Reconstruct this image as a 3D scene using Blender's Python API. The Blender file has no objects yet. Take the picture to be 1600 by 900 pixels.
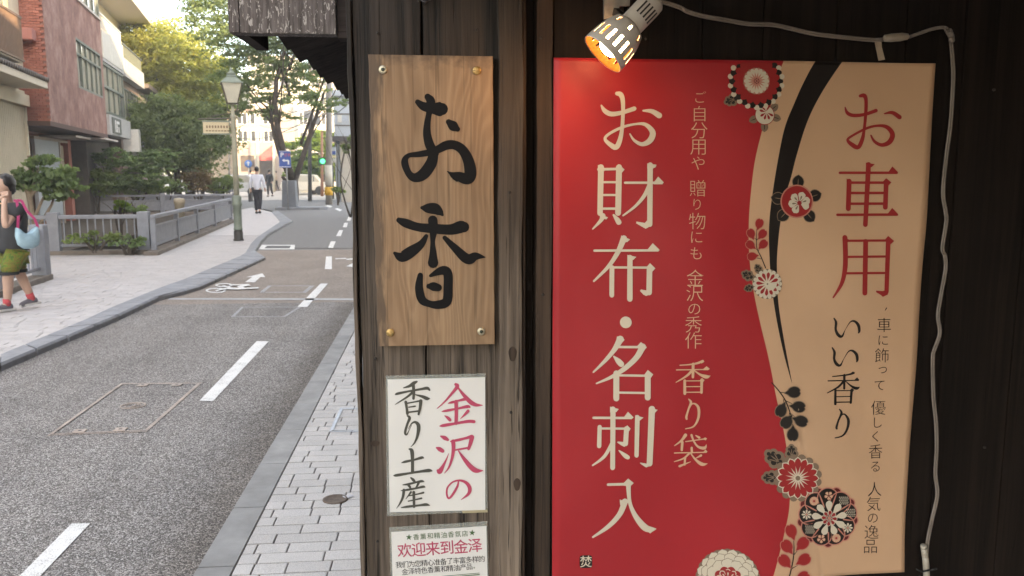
import bpy, math, random
from mathutils import Vector, Matrix, Euler
from math import sin, cos, pi, radians, sqrt, atan2, tan
import numpy as np
random.seed(7)
SC = bpy.context.scene
COL = SC.collection

# ---------------------------------------------------------------- camera
FPX, HOR, YAW = 1300.0, 268.0, radians(5.23)
PITCH = math.atan((450 - HOR) / FPX)
EYE = Vector((0, 0, 1.6))
cd = bpy.data.cameras.new('camera'); cam = bpy.data.objects.new('camera', cd); COL.objects.link(cam)
cam.location = EYE
cam.rotation_euler = (pi/2 - PITCH, 0, -YAW)
cd.sensor_width = 36; cd.lens = 36 * FPX / 1600; cd.clip_start = 0.05; cd.clip_end = 2000
cd.dof.use_dof = True; cd.dof.focus_distance = 1.85; cd.dof.aperture_fstop = 13
SC.camera = cam
CM = Euler(cam.rotation_euler).to_matrix()

# ---------------------------------------------------------------- world, sun, exposure
SUN_AZ, SUN_EL = radians(145), radians(15)
w = bpy.data.worlds.new('World'); SC.world = w; w.use_nodes = True
nt = w.node_tree; bg = nt.nodes['Background']
sky = nt.nodes.new('ShaderNodeTexSky'); sky.sky_type = 'NISHITA'; sky.sun_disc = False
sky.sun_elevation = SUN_EL; sky.sun_rotation = SUN_AZ; sky.dust_density = 1.2; sky.air_density = 1.0
tc = nt.nodes.new('ShaderNodeTexCoord'); mp = nt.nodes.new('ShaderNodeMapping'); mp.inputs['Scale'].default_value = (2.2, 2.2, 6)
cl = nt.nodes.new('ShaderNodeTexNoise'); cl.inputs['Scale'].default_value = 2.0; cl.inputs['Detail'].default_value = 7; cl.inputs['Roughness'].default_value = .55
cr = nt.nodes.new('ShaderNodeValToRGB'); cr.color_ramp.elements[0].position = .46; cr.color_ramp.elements[1].position = .70
mx = nt.nodes.new('ShaderNodeMix'); mx.data_type = 'RGBA'; mx.inputs['B'].default_value = (6.6, 6.6, 6.7, 1)
nt.links.new(tc.outputs['Generated'], mp.inputs['Vector']); nt.links.new(mp.outputs[0], cl.inputs['Vector'])
nt.links.new(cl.outputs['Fac'], cr.inputs[0]); nt.links.new(cr.outputs[0], mx.inputs['Factor'])
nt.links.new(sky.outputs[0], mx.inputs['A']); nt.links.new(mx.outputs['Result'], bg.inputs[0])
bg.inputs[1].default_value = 0.13
sd = bpy.data.lights.new('sun', 'SUN'); so = bpy.data.objects.new('sun', sd); COL.objects.link(so)
sd.energy = 2.6; sd.angle = radians(0.6); sd.color = (1.0, .78, .5)
SUND = Vector((sin(SUN_AZ)*cos(SUN_EL), cos(SUN_AZ)*cos(SUN_EL), sin(SUN_EL)))
so.rotation_euler = SUND.to_track_quat('Z', 'Y').to_euler(); so.location = (30, -40, 30)
SC.view_settings.view_transform = 'Standard'; SC.view_settings.look = 'None'
SC.view_settings.exposure = 2.8; SC.view_settings.gamma = 1
SC.view_settings.use_white_balance = True; SC.view_settings.white_balance_temperature = 7250; SC.view_settings.white_balance_tint = 13
SC.cycles.max_bounces = 6; SC.cycles.use_denoising = True

# ---------------------------------------------------------------- photo pixel -> place
def ray(px, py): return CM @ Vector(((px - 800) / FPX, (450 - py) / FPX, -1))
def G(px, py, z=0.0):
    d = ray(px, py); t = (z - EYE.z) / d.z; return EYE + d * t
def W(px, py, Y=1.8):
    d = ray(px, py); t = Y / d.y; return EYE + d * t
def PL(px, py, P0, n):
    d = ray(px, py); return EYE + d * ((P0 - EYE).dot(n) / d.dot(n))

# ---------------------------------------------------------------- materials
def newmat(name):
    m = bpy.data.materials.new(name); m.use_nodes = True; t = m.node_tree
    b = t.nodes['Principled BSDF']; return m, t, b
def N(t, typ, **k):
    n = t.nodes.new(typ)
    for a, v in k.items():
        if a in n.inputs: n.inputs[a].default_value = v
        else: setattr(n, a, v)
    return n
def ramp(t, src, stops):
    r = t.nodes.new('ShaderNodeValToRGB'); e = r.color_ramp.elements
    while len(e) < len(stops): e.new(.5)
    for el, (p, c) in zip(e, stops): el.position = p; el.color = (c[0], c[1], c[2], 1)
    t.links.new(src, r.inputs[0]); return r.outputs[0]
def mix(t, fac, a, b, mode='MIX'):
    m = t.nodes.new('ShaderNodeMix'); m.data_type = 'RGBA'; m.blend_type = mode
    for s, v in (('Factor', fac), ('A', a), ('B', b)):
        if isinstance(v, (int, float)): m.inputs[s].default_value = v
        elif isinstance(v, tuple): m.inputs[s].default_value = (v[0], v[1], v[2], 1)
        else: t.links.new(v, m.inputs[s])
    return m.outputs['Result']
def math_(t, op, a, b=0.0, c=None):
    m = t.nodes.new('ShaderNodeMath'); m.operation = op
    for i, v in enumerate((a, b) if c is None else (a, b, c)):
        if isinstance(v, (int, float)): m.inputs[i].default_value = v
        else: t.links.new(v, m.inputs[i])
    return m.outputs[0]
def coords(t, scale=(1, 1, 1), kind='world', rot=(0, 0, 0)):
    if kind == 'world':
        g = t.nodes.new('ShaderNodeNewGeometry'); s = g.outputs['Position']
    else:
        g = t.nodes.new('ShaderNodeTexCoord'); s = g.outputs['Object']
    mp = t.nodes.new('ShaderNodeMapping'); mp.inputs['Scale'].default_value = scale; mp.inputs['Rotation'].default_value = rot
    t.links.new(s, mp.inputs[0]); return mp.outputs[0]
def noise(t, vec, scale, detail=4, rough=.55, dist=0):
    n = N(t, 'ShaderNodeTexNoise', Scale=scale, Detail=detail, Roughness=rough, Distortion=dist)
    t.links.new(vec, n.inputs['Vector']); return n.outputs['Fac']
def bump(t, b, h, strength=.3, dist=.01):
    n = N(t, 'ShaderNodeBump', Strength=strength, Distance=dist); t.links.new(h, n.inputs['Height'])
    t.links.new(n.outputs[0], b.inputs['Normal'])
def plain(name, col, rough=.6, var=.15, scale=6, metal=0, bmp=0, bscale=60, spec=.5, rnd=0):
    m, t, b = newmat(name); v = coords(t)
    n = noise(t, v, scale, 5, .6)
    c2 = tuple(max(0, x * (1 - var)) for x in col); c3 = tuple(min(1, x * (1 + var)) for x in col)
    c = ramp(t, n, [(.3, c2), (.7, c3)])
    if rnd:
        oi = t.nodes.new('ShaderNodeObjectInfo')
        f = math_(t, 'MULTIPLY_ADD', oi.outputs['Random'], 2*rnd, 1 - rnd)
        mm = t.nodes.new('ShaderNodeVectorMath'); mm.operation = 'SCALE'; t.links.new(c, mm.inputs[0]); t.links.new(f, mm.inputs['Scale']); c = mm.outputs[0]
    t.links.new(c, b.inputs['Base Color']); b.inputs['Roughness'].default_value = rough; b.inputs['Metallic'].default_value = metal
    b.inputs['Specular IOR Level'].default_value = spec
    if bmp: bump(t, b, noise(t, v, bscale, 4, .6), bmp, .005)
    return m
def wood(name, dark, light, grain=70, rough=.7, zs=1.6, top=None, bmp=.5, spread=(.35, .68), knots=True, axis=2, spec=.3, cracks=.5, rings=0, edge=None):
    m, t, b = newmat(name)
    s = [1, 1, 1]; s[axis] = zs / grain
    oi = t.nodes.new('ShaderNodeObjectInfo')
    v0 = coords(t, tuple(s)); va = t.nodes.new('ShaderNodeVectorMath'); va.operation = 'ADD'
    cx = t.nodes.new('ShaderNodeCombineXYZ'); r_ = math_(t, 'MULTIPLY', oi.outputs['Random'], 37.0)
    for i in range(3): t.links.new(r_, cx.inputs[i])
    t.links.new(v0, va.inputs[0]); t.links.new(cx.outputs[0], va.inputs[1]); v = va.outputs[0]
    n1 = noise(t, v, grain, 6, .65, .6)
    n2 = noise(t, v, grain * .22, 3, .5, .8)
    n3 = noise(t, coords(t, (1, 1, .45)), 5, 4, .6)
    f = math_(t, 'ADD', math_(t, 'MULTIPLY', n1, .55), math_(t, 'MULTIPLY', n2, .45))
    if rings:   # flame figure of flat-sawn softwood
        vx = coords(t, (1, 1, 1)); sx_ = t.nodes.new('ShaderNodeSeparateXYZ'); t.links.new(vx, sx_.inputs[0])
        warp = noise(t, coords(t, (1, 1, .22)), 6, 3, .5, .6)
        ph = math_(t, 'ADD', math_(t, 'MULTIPLY', sx_.outputs[0], 330.0), math_(t, 'MULTIPLY', warp, 150.0))
        sn = math_(t, 'MULTIPLY_ADD', math_(t, 'SINE', ph), .5, .5)
        f = math_(t, 'ADD', math_(t, 'MULTIPLY', f, 1-rings), math_(t, 'MULTIPLY', math_(t, 'POWER', sn, 1.6), rings*.75))
        f = math_(t, 'ADD', f, rings*.12)
    c = ramp(t, f, [(spread[0], dark), (spread[1], light)])
    c = mix(t, .55, c, ramp(t, n3, [(.3, (.55, .55, .55)), (.7, (1.35, 1.3, 1.25))]), 'MULTIPLY')
    crk = noise(t, v, grain * 2.2, 2, .5, 1.0)
    ck = ramp(t, crk, [(.30, (0, 0, 0)), (.40, (1, 1, 1))])
    c = mix(t, cracks, c, ck, 'MULTIPLY')
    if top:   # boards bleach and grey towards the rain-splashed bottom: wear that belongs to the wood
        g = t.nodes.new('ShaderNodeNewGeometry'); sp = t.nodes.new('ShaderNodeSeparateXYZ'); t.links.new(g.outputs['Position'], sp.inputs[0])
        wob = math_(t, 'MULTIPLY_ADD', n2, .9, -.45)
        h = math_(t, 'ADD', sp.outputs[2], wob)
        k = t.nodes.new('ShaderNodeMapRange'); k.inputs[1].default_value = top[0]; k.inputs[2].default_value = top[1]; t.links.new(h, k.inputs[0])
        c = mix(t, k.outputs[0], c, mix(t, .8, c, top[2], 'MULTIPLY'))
    if edge:    # grey, frayed weathering creeping in from one long edge and the top
        g = t.nodes.new('ShaderNodeNewGeometry'); sp = t.nodes.new('ShaderNodeSeparateXYZ'); t.links.new(g.outputs['Position'], sp.inputs[0])
        fr = noise(t, coords(t, (1, 1, .16)), 60, 4, .6)
        k = t.nodes.new('ShaderNodeMapRange'); t.links.new(math_(t, 'ADD', sp.outputs[0], math_(t, 'MULTIPLY', fr, -.085)), k.inputs[0]); k.inputs[1].default_value = edge[0]-.03; k.inputs[2].default_value = edge[0]-.012; k.inputs[3].default_value = 1; k.inputs[4].default_value = 0
        k2 = t.nodes.new('ShaderNodeMapRange'); t.links.new(math_(t, 'ADD', sp.outputs[2], math_(t, 'MULTIPLY', noise(t, coords(t), 45, 5, .65), .07)), k2.inputs[0]); k2.inputs[1].default_value = edge[1]+.018; k2.inputs[2].default_value = edge[1]+.05
        c = mix(t, math_(t, 'MULTIPLY', math_(t, 'MAXIMUM', k.outputs[0], k2.outputs[0]), .75), c, (.075, .055, .042))
    t.links.new(c, b.inputs['Base Color']); b.inputs['Roughness'].default_value = rough; b.inputs['Specular IOR Level'].default_value = spec
    hgt = math_(t, 'ADD', f, math_(t, 'MULTIPLY', ck, .25))
    bump(t, b, hgt, bmp, .004)
    return m

# ---------------------------------------------------------------- objects
def tag(o, label=None, cat=None, group=None, kind=None):
    if label: o['label'] = label
    if cat: o['category'] = cat
    if group: o['group'] = group
    if kind: o['kind'] = kind
    return o
def empty(name, loc, label, cat, group=None):
    o = bpy.data.objects.new(name, None); COL.objects.link(o); o.location = loc; o.empty_display_size = .1
    return tag(o, label, cat, group)
def wloc(o):
    v = Vector((0, 0, 0))
    while o is not None: v += o.location; o = o.parent
    return v
def link(name, me, parent=None, loc=None):
    o = bpy.data.objects.new(name, me); COL.objects.link(o)
    if parent: o.parent = parent
    if loc is not None: o.location = Vector(loc) - (wloc(parent) if parent else Vector((0, 0, 0)))
    return o
class MB:
    def __init__(s): s.v = []; s.f = []; s.mi = []; s.sm = []
    def add(s, vs, fs, m=0, sm=False):
        k = len(s.v); s.v += [tuple(p) for p in vs]; s.f += [tuple(i + k for i in f) for f in fs]; s.mi += [m] * len(fs); s.sm += [sm] * len(fs); return s
    def box(s, a, b, m=0, rz=0, c=None):
        x0, y0, z0 = a; x1, y1, z1 = b
        vs = [Vector(p) for p in ((x0,y0,z0),(x1,y0,z0),(x1,y1,z0),(x0,y1,z0),(x0,y0,z1),(x1,y0,z1),(x1,y1,z1),(x0,y1,z1))]
        if rz:
            c = Vector((c[0], c[1], 0)) if c is not None else Vector(((x0+x1)/2, (y0+y1)/2, 0)); R = Matrix.Rotation(rz, 3, 'Z')
            vs = [R @ (p - c) + c for p in vs]
        return s.add(vs, [(0,3,2,1),(4,5,6,7),(0,1,5,4),(1,2,6,5),(2,3,7,6),(3,0,4,7)], m)
    def bar(s, p, q, w, h, m=0, up=(0, 0, 1)):
        p = Vector(p); q = Vector(q); d = (q - p).normalized(); up = Vector(up)
        if abs(d.dot(up)) > .99: up = Vector((0, 1, 0))
        r = d.cross(up).normalized(); u = r.cross(d); r *= w/2; u *= h/2
        vs = [p-r-u, p+r-u, p+r+u, p-r+u, q-r-u, q+r-u, q+r+u, q-r+u]
        return s.add(vs, [(3,2,1,0),(4,5,6,7),(0,1,5,4),(1,2,6,5),(2,3,7,6),(3,0,4,7)], m)
    def tube(s, pts, rad, seg=8, m=0, caps=True, sm=True):
        pts = [Vector(p) for p in pts]; n = len(pts)
        if not hasattr(rad, '__len__'): rad = [rad] * n
        vs = []; fs = []; u = None
        for i, p in enumerate(pts):
            d = (pts[min(i+1, n-1)] - pts[max(i-1, 0)]).normalized()
            if u is None: u = d.orthogonal().normalized()
            else:
                u = u - d * u.dot(d)
                u = u.normalized() if u.length > 1e-6 else d.orthogonal().normalized()
            x = d.cross(u)
            for k in range(seg):
                a = 2*pi*k/seg; vs.append(p + (u*cos(a) + x*sin(a)) * rad[i])
        for i in range(n-1):
            for k in range(seg):
                a = i*seg + k; b = i*seg + (k+1) % seg; fs.append((a, b, b+seg, a+seg))
        if caps: fs.append(tuple(range(seg))[::-1]); fs.append(tuple((n-1)*seg + k for k in range(seg)))
        return s.add(vs, fs, m, sm)
    def lathe(s, prof, c=(0, 0, 0), seg=24, m=0, ax=None, sm=True, caps=True):
        # prof: (r, h) along axis ax
        ax = Vector(ax or (0, 0, 1)).normalized(); u = ax.orthogonal().normalized(); x = ax.cross(u); c = Vector(c)
        vs = []; fs = []
        for r, h in prof:
            for k in range(seg):
                a = 2*pi*k/seg; vs.append(c + ax*h + (u*cos(a) + x*sin(a))*max(r, 1e-4))
        for i in range(len(prof)-1):
            for k in range(seg):
                a = i*seg+k; b = i*seg+(k+1) % seg; fs.append((a, b, b+seg, a+seg))
        if caps: fs.append(tuple(range(seg))[::-1]); fs.append(tuple((len(prof)-1)*seg+k for k in range(seg)))
        return s.add(vs, fs, m, sm)
    def prism(s, poly, z0, z1, m=0):
        n = len(poly); a = sum(poly[i][0]*poly[(i+1) % n][1] - poly[(i+1) % n][0]*poly[i][1] for i in range(n))
        if a < 0: poly = poly[::-1]
        vs = [(p[0], p[1], z0) for p in poly] + [(p[0], p[1], z1) for p in poly]
        fs = [tuple(range(n))[::-1], tuple(range(n, 2*n))] + [(i, (i+1) % n, (i+1) % n + n, i+n) for i in range(n)]
        return s.add(vs, fs, m)
    def build(s, name, mats, parent=None, loc=None, bevel=0):
        me = bpy.data.meshes.new(name)
        off = wloc(parent) if parent else Vector((0, 0, 0))
        if loc is not None: off = Vector(loc)
        me.from_pydata([(p[0]-off.x, p[1]-off.y, p[2]-off.z) for p in s.v], [], s.f)
        for m in (mats if isinstance(mats, (list, tuple)) else [mats]): me.materials.append(m)
        me.polygons.foreach_set('material_index', s.mi); me.polygons.foreach_set('use_smooth', s.sm); me.update()
        o = link(name, me, parent)
        if loc is not None: o.location = off - (wloc(parent) if parent else Vector((0, 0, 0)))
        if bevel:
            b = o.modifiers.new('bevel', 'BEVEL'); b.width = bevel; b.segments = 2; b.limit_method = 'ANGLE'
        return o
_unit = {}
def unit(mat, bev=.03):
    k = (mat.name, bev)
    if k not in _unit:
        import bmesh
        bm = bmesh.new(); bmesh.ops.create_cube(bm, size=1)
        if bev: bmesh.ops.bevel(bm, geom=bm.edges[:], offset=bev, segments=1, affect='EDGES')
        me = bpy.data.meshes.new('piece'); bm.to_mesh(me); bm.free(); me.materials.append(mat); _unit[k] = me
    return _unit[k]
def piece(name, mat, c, size, rz=0, parent=None, bev=.03, rot=None):
    o = link(name, unit(mat, bev), parent, c); o.scale = size; o.rotation_euler = rot or (0, 0, rz); return o
def copy_tree(o, parent=None):
    c = o.copy(); COL.objects.link(c)
    if parent: c.parent = parent
    for ch in list(o.children): copy_tree(ch, c)
    return c
def quads(name, V, mats, parent=None, mi=None, loc=None):
    """V: (n,4,3) numpy quads -> one mesh"""
    n = len(V); me = bpy.data.meshes.new(name); off = np.array(wloc(parent) if parent else (0, 0, 0)) if loc is None else np.array(loc)
    me.vertices.add(n*4); me.vertices.foreach_set('co', (V.reshape(-1, 3) - off).astype('f').ravel())
    me.loops.add(n*4); me.loops.foreach_set('vertex_index', np.arange(n*4, dtype='i'))
    me.polygons.add(n); me.polygons.foreach_set('loop_start', np.arange(0, n*4, 4, dtype='i')); me.polygons.foreach_set('loop_total', np.full(n, 4, 'i'))
    for m in (mats if isinstance(mats, (list, tuple)) else [mats]): me.materials.append(m)
    if mi is not None: me.polygons.foreach_set('material_index', np.asarray(mi, 'i'))
    me.update(calc_edges=True); me.validate()
    o = link(name, me, parent)
    if loc is not None: o.location = loc
    return o
# ================================================================ materials
M = {}
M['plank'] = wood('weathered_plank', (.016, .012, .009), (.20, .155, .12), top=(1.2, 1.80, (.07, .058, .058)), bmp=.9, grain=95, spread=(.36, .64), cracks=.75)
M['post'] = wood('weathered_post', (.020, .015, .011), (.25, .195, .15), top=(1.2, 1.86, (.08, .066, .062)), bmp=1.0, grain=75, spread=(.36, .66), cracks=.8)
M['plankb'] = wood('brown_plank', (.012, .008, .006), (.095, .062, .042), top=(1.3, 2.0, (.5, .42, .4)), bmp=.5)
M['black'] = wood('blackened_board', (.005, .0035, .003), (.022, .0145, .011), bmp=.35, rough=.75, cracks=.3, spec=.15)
M['eave'] = wood('dark_eave_wood', (.02, .016, .015), (.07, .055, .05), bmp=.4, axis=0, rough=.85, spec=.15)
M['signwood'] = wood('sign_cedar', (.20, .118, .065), (.40, .268, .16), grain=75, zs=1.1, bmp=.3, rough=.66, spread=(.26, .74), cracks=.3, rings=.17, edge=(-.135, 1.83))
# barge board with flaking pale paint
m, t, b = newmat('flaked_board'); M['flaked'] = m
v = coords(t, (1, 1, .1)); n1 = noise(t, v, 120, 5, .6); base = ramp(t, n1, [(.35, (.05, .038, .034)), (.65, (.14, .115, .105))])
fl = noise(t, coords(t, (1, 1, .3)), 170, 4, .6, 1.0); fm = ramp(t, fl, [(.585, (0, 0, 0)), (.61, (1, 1, 1))])
t.links.new(mix(t, fm, base, (.36, .32, .29)), b.inputs['Base Color']); b.inputs['Roughness'].default_value = .8; bump(t, b, n1, .6, .004)
def ink(name, col, rough=.5, spec=.4):
    m, t, b = newmat(name); b.inputs['Base Color'].default_value = (*col, 1); b.inputs['Roughness'].default_value = rough; b.inputs['Specular IOR Level'].default_value = spec
    return m
def vinyl(name, col, rough=.42):
    m, t, b = newmat(name); n = noise(t, coords(t), 3, 4, .5)
    t.links.new(ramp(t, n, [(.3, tuple(x*.93 for x in col)), (.7, tuple(min(1, x*1.05) for x in col))]), b.inputs['Base Color'])
    b.inputs['Roughness'].default_value = rough; b.inputs['Specular IOR Level'].default_value = .35
    wv = noise(t, coords(t), 900, 2, .5); bump(t, b, math_(t, 'ADD', math_(t, 'MULTIPLY', noise(t, coords(t), 9, 3, .5), 2.0), math_(t, 'MULTIPLY', wv, .12)), .12, .01); return m
RED = (.40, .020, .026); CREAM = (.63, .39, .235)
M['red'] = vinyl('poster_red', RED); M['cream'] = vinyl('poster_cream', CREAM); M['pblack'] = vinyl('poster_black', (.012, .008, .007))
I_PALE = ink('ink_pale', (.66, .58, .45)); I_PEACH = ink('ink_peach', (.68, .43, .27)); I_RED = ink('ink_red', (.34, .020, .020))
I_BLK = ink('ink_black', (.014, .010, .008)); I_TAUPE = ink('ink_taupe', (.22, .15, .10)); I_SALMON = ink('ink_salmon', (.55, .22, .16)); I_WINE = ink('ink_wine', (.13, .012, .012))
I_SUMI = ink('sumi_ink', (.006, .0055, .006), .6, .15); I_GREY = ink('ink_grey', (.07, .068, .055)); I_PINK = ink('ink_pink', (.48, .06, .12)); I_GREEN = ink('ink_green', (.07, .13, .05))
I_PAPER = plain('paper', (.72, .70, .66), .5, .03, 5)

# ================================================================ lettering helpers (stroke glyphs and font glyphs as thin print)
def catmull(P, n=6):
    out = []
    for i in range(len(P)-1):
        p0 = P[max(i-1, 0)]; p1 = P[i]; p2 = P[i+1]; p3 = P[min(i+2, len(P)-1)]
        for k in range(n):
            u = k/n; out.append(tuple(.5*((2*b_) + (-a_+c_)*u + (2*a_-5*b_+4*c_-d_)*u*u + (-a_+3*b_-3*c_+d_)*u*u*u) for a_, b_, c_, d_ in zip(p0, p1, p2, p3)))
    out.append(tuple(P[-1])); return out
class Print:
    """collects flat print in photo pixels, then lays it on a surface function surf(px,py,lift)"""
    def __init__(s): s.V = []; s.F = []; s.L = []; s.lift = 0
    def poly(s, pts):
        k = len(s.V); s.V += [(p[0], p[1], s.lift) for p in pts]; s.F.append(tuple(range(k, k+len(pts)))); s.lift += 1
    def tri(s, pts, faces, inc=None):
        k = len(s.V); s.V += [(p[0], p[1], s.lift + (inc[i] if inc else 0)) for i, p in enumerate(pts)]; s.F += [tuple(i+k for i in f) for f in faces]; s.lift += 1
    def stroke(s, P, T=(0, 0, 1), smooth=True, cap=True):
        ox, oy, sc = T
        if len(P) > 2 and smooth: P = catmull(P)
        Q = [(ox + a*sc, oy + b*sc, max(.12, c*sc/2)) for a, b, c in P]
        n = len(Q); L = []; R = []
        for i, (x, y, r) in enumerate(Q):
            x0, y0, _ = Q[max(i-1, 0)]; x1, y1, _ = Q[min(i+1, n-1)]; dx, dy = x1-x0, y1-y0; l = math.hypot(dx, dy) or 1; nx, ny = -dy/l, dx/l
            L.append((x+nx*r, y+ny*r)); R.append((x-nx*r, y-ny*r))
        pts = L + R; fs = [(i, i+1, n+i+1, n+i) for i in range(n-1)]
        if cap:
            for e, sgn in ((0, -1), (n-1, 1)):
                x, y, r = Q[e]; a0 = atan2(L[e][1]-y, L[e][0]-x); k = len(pts); N_ = 6
                arc = [(x + r*cos(a0 - sgn*pi*j/N_), y + r*sin(a0 - sgn*pi*j/N_)) for j in range(1, N_)]
                pts += arc; fs.append(tuple([e] + list(range(k, k+len(arc))) + [n+e]))
        s.tri(pts, fs, [.15*(i % n if i < 2*n else 0) if i < 2*n else (0 if i < 2*n+5 else .15*(n-1)) for i in range(len(pts))]); s.lift += .15*n
    def glyph(s, T, items):
        ox, oy, sc = T
        for it in items:
            if it[0] == 'P': s.poly([(ox+x*sc, oy+y*sc) for x, y in it[1:]])
            elif it[0] == 'L': s.stroke(it[1:], T, smooth=False)
            elif it[0] == 'C': x, y, r = it[1]; s.poly([(ox+x*sc+r*sc*cos(a*pi/12), oy+y*sc+r*sc*sin(a*pi/12)) for a in range(24)])
            else: s.stroke(it, T)
    def build(s, name, mat, surf, parent, lift0=.0004, dl=.00003):
        vs = [surf(x, y, lift0 + l*dl) for x, y, l in s.V]
        off = wloc(parent); me = bpy.data.meshes.new(name); me.from_pydata([tuple(v - off) for v in vs], [], s.F); me.materials.append(mat); me.update()
        # make every face look at the camera side
        me2 = me
        import bmesh
        bm = bmesh.new(); bm.from_mesh(me2)
        for f in bm.faces:
            f.normal_update()
            if f.normal.y > 0: f.normal_flip()
        bmesh.ops.triangulate(bm, faces=[f for f in bm.faces if len(f.verts) > 4]); bm.to_mesh(me2); bm.free()
        return link(name, me2, parent)
_fg = {}
def fglyph(ch, offset):
    if (ch, offset) not in _fg:
        c = bpy.data.curves.new('g', 'FONT'); c.body = ch; c.offset = offset; c.fill_mode = 'FRONT'; c.resolution_u = 3
        o = bpy.data.objects.new('g', c); COL.objects.link(o); dg = bpy.context.evaluated_depsgraph_get()
        me = bpy.data.meshes.new_from_object(o.evaluated_get(dg)); V = [(v.co.x, v.co.y) for v in me.vertices]; F = [tuple(p.vertices) for p in me.polygons]
        bpy.data.objects.remove(o); bpy.data.curves.remove(c); bpy.data.meshes.remove(me)
        xs = [v[0] for v in V] or [0]; ys = [v[1] for v in V] or [0]
        _fg[(ch, offset)] = (V, F, (min(xs)+max(xs))/2, (min(ys)+max(ys))/2)
    return _fg[(ch, offset)]
def ftext(P, ch, cx, cy, size, rot=0, offset=0, center=True, sx=1, em=.88):
    V, F, mx_, my_ = fglyph(ch, offset)
    if not F: return
    if not center: mx_, my_ = .5*.88, .33
    c_, s_ = cos(rot), sin(rot); k = size/em; pts = []
    for x, y in V:
        X = (x-mx_)*k*sx; Y = -(y-my_)*k; pts.append((cx + X*c_ - Y*s_, cy + X*s_ + Y*c_))
    P.tri(pts, F)
U = lambda *a: ('P',) + a
# hand-traced glyphs -----------------------------------------------------------
G_BOARD_O = [[(338,325,34),(375,352,56),(430,365,66),(478,370,92),(492,370,80)], [(402,292,42),(422,325,58),(410,400,38),(400,460,42),(398,530,52),(415,600,60),(445,650,60)],
  [(440,650,60),(425,715,72),(375,785,72),(320,808,58),(280,780,44),(255,710,46),(278,668,30),(350,658,38),(440,640,46),(520,602,58),(575,600,58),(625,632,62),(662,700,70),(675,780,78),(655,815,74),(600,800,60),(555,785,26),(528,768,6)],
  [(536,452,36),(565,478,64),(592,498,34)], [(560,800,14),(545,795,4)], [(590,830,10),(560,815,3)], [(575,815,12),(548,803,3)]]
G_BOARD_KA = [[(335,92,20),(365,95,54),(410,98,66),(440,118,44),(455,134,16)], [(200,165,32),(240,182,52),(310,205,50),(400,214,56),(500,220,62),(560,205,72),(580,205,64)],
  [(398,165,56),(402,220,50),(398,290,28),(400,360,42),(400,415,62)], [(360,258,24),(330,305,44),(270,350,66),(215,380,60),(175,358,18)],
  [(468,268,26),(520,320,42),(600,392,60),(650,376,46),(705,382,5)], [(325,488,32),(318,560,48),(335,630,50),(380,655,40),(430,660,50),(480,640,56),(488,560,54),(485,475,54),(450,460,50),(385,490,18)],
  [(375,552,30),(400,553,52),(430,560,44)]]
G_SH_KA = [[(205,45,12),(185,55,22),(160,72,18),(122,84,6)], [(70,126,6),(85,120,16),(150,106,13),(230,92,15),(270,86,20),(284,97,12)], [(183,64,20),(186,110,18),(184,150,16)],
  [(182,108,18),(145,140,13),(70,187,4)], [(196,126,6),(240,138,18),(268,150,22),(284,150,8)], ['L'] and [(136,172,18),(142,210,16),(146,244,18)], [(145,180,9),(185,172,9),(228,164,12)],
  [(230,165,22),(226,205,18),(216,248,14)], [(155,204,8),(195,198,10)], [(150,236,11),(215,228,11)]]
G_SH_RI = [[(146,258,10),(160,272,18),(146,310,15),(132,362,16),(142,376,10),(158,345,4),(172,318,3)], [(152,340,3),(172,308,8),(196,298,16),(216,322,24),(210,380,18),(192,425,11),(168,452,3)]]
G_SH_TSU = [[(110,552,5),(135,545,16),(190,533,13),(235,520,18),(247,522,8)], [(158,466,10),(174,478,24),(178,540,20),(178,612,20)], [(60,632,5),(80,630,18),(160,617,14),(230,606,16),(280,600,22),(298,602,10)]]
G_SH_SAN = [[(168,646,10),(182,658,18),(192,670,14)], [(118,690,6),(150,686,14),(200,674,12),(235,667,16),(250,670,6)], [(148,688,12),(160,700,16),(166,712,10)], [(216,678,16),(206,698,12),(194,712,5)],
  [(106,726,5),(150,720,14),(205,710,12),(245,701,16),(256,705,6)], [(124,722,18),(118,765,16),(100,805,11),(78,836,3)], [(168,735,14),(150,760,8),(136,778,3)], [(160,757,8),(210,747,9),(246,738,13)],
  [(152,791,8),(200,781,9),(234,773,12)], [(186,735,18),(188,826,16)], [(108,831,6),(150,825,15),(220,817,13),(262,812,18),(284,817,6)]]
G_SH_KIN = [[(148,62,18),(158,75,24),(125,118,16),(75,175,10),(32,212,5)], [(162,82,10),(195,125,20),(240,172,28),(275,190,22),(316,192,4)], [(102,180,6),(125,174,16),(165,164,13),(205,154,20)], [(150,170,24),(152,240,22),(150,305,22)],
  [(62,231,5),(90,226,16),(160,213,13),(222,200,20),(236,205,10)], [(80,258,6),(98,270,18),(112,284,20)], [(225,228,20),(205,250,14),(178,276,4)], [(50,322,8),(75,318,20),(150,305,16),(225,293,20),(262,294,20)]]
G_SH_ZAWA = [[(55,386,10),(78,396,26),(98,408,18)], [(28,458,10),(46,466,26),(66,478,24)], [(36,600,16),(48,606,32),(70,570,18),(90,530,9),(104,494,3)], [(118,418,10),(160,410,17),(210,398,16),(248,388,24)],
  [(250,392,28),(240,430,24),(228,466,16)], [(145,472,10),(185,465,12),(226,458,12)], [(132,418,26),(134,460,24),(126,520,18),(105,580,12),(78,616,4)], [(166,478,8),(195,520,20),(240,575,30),(275,600,30),(318,600,4)]]
G_SH_NO = [[(166,664,8),(158,700,14),(128,752,15),(104,774,12),(92,745,12),(98,705,11),(130,672,10),(175,662,13),(215,678,20),(236,712,24),(226,748,18),(182,782,4)]]
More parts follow.
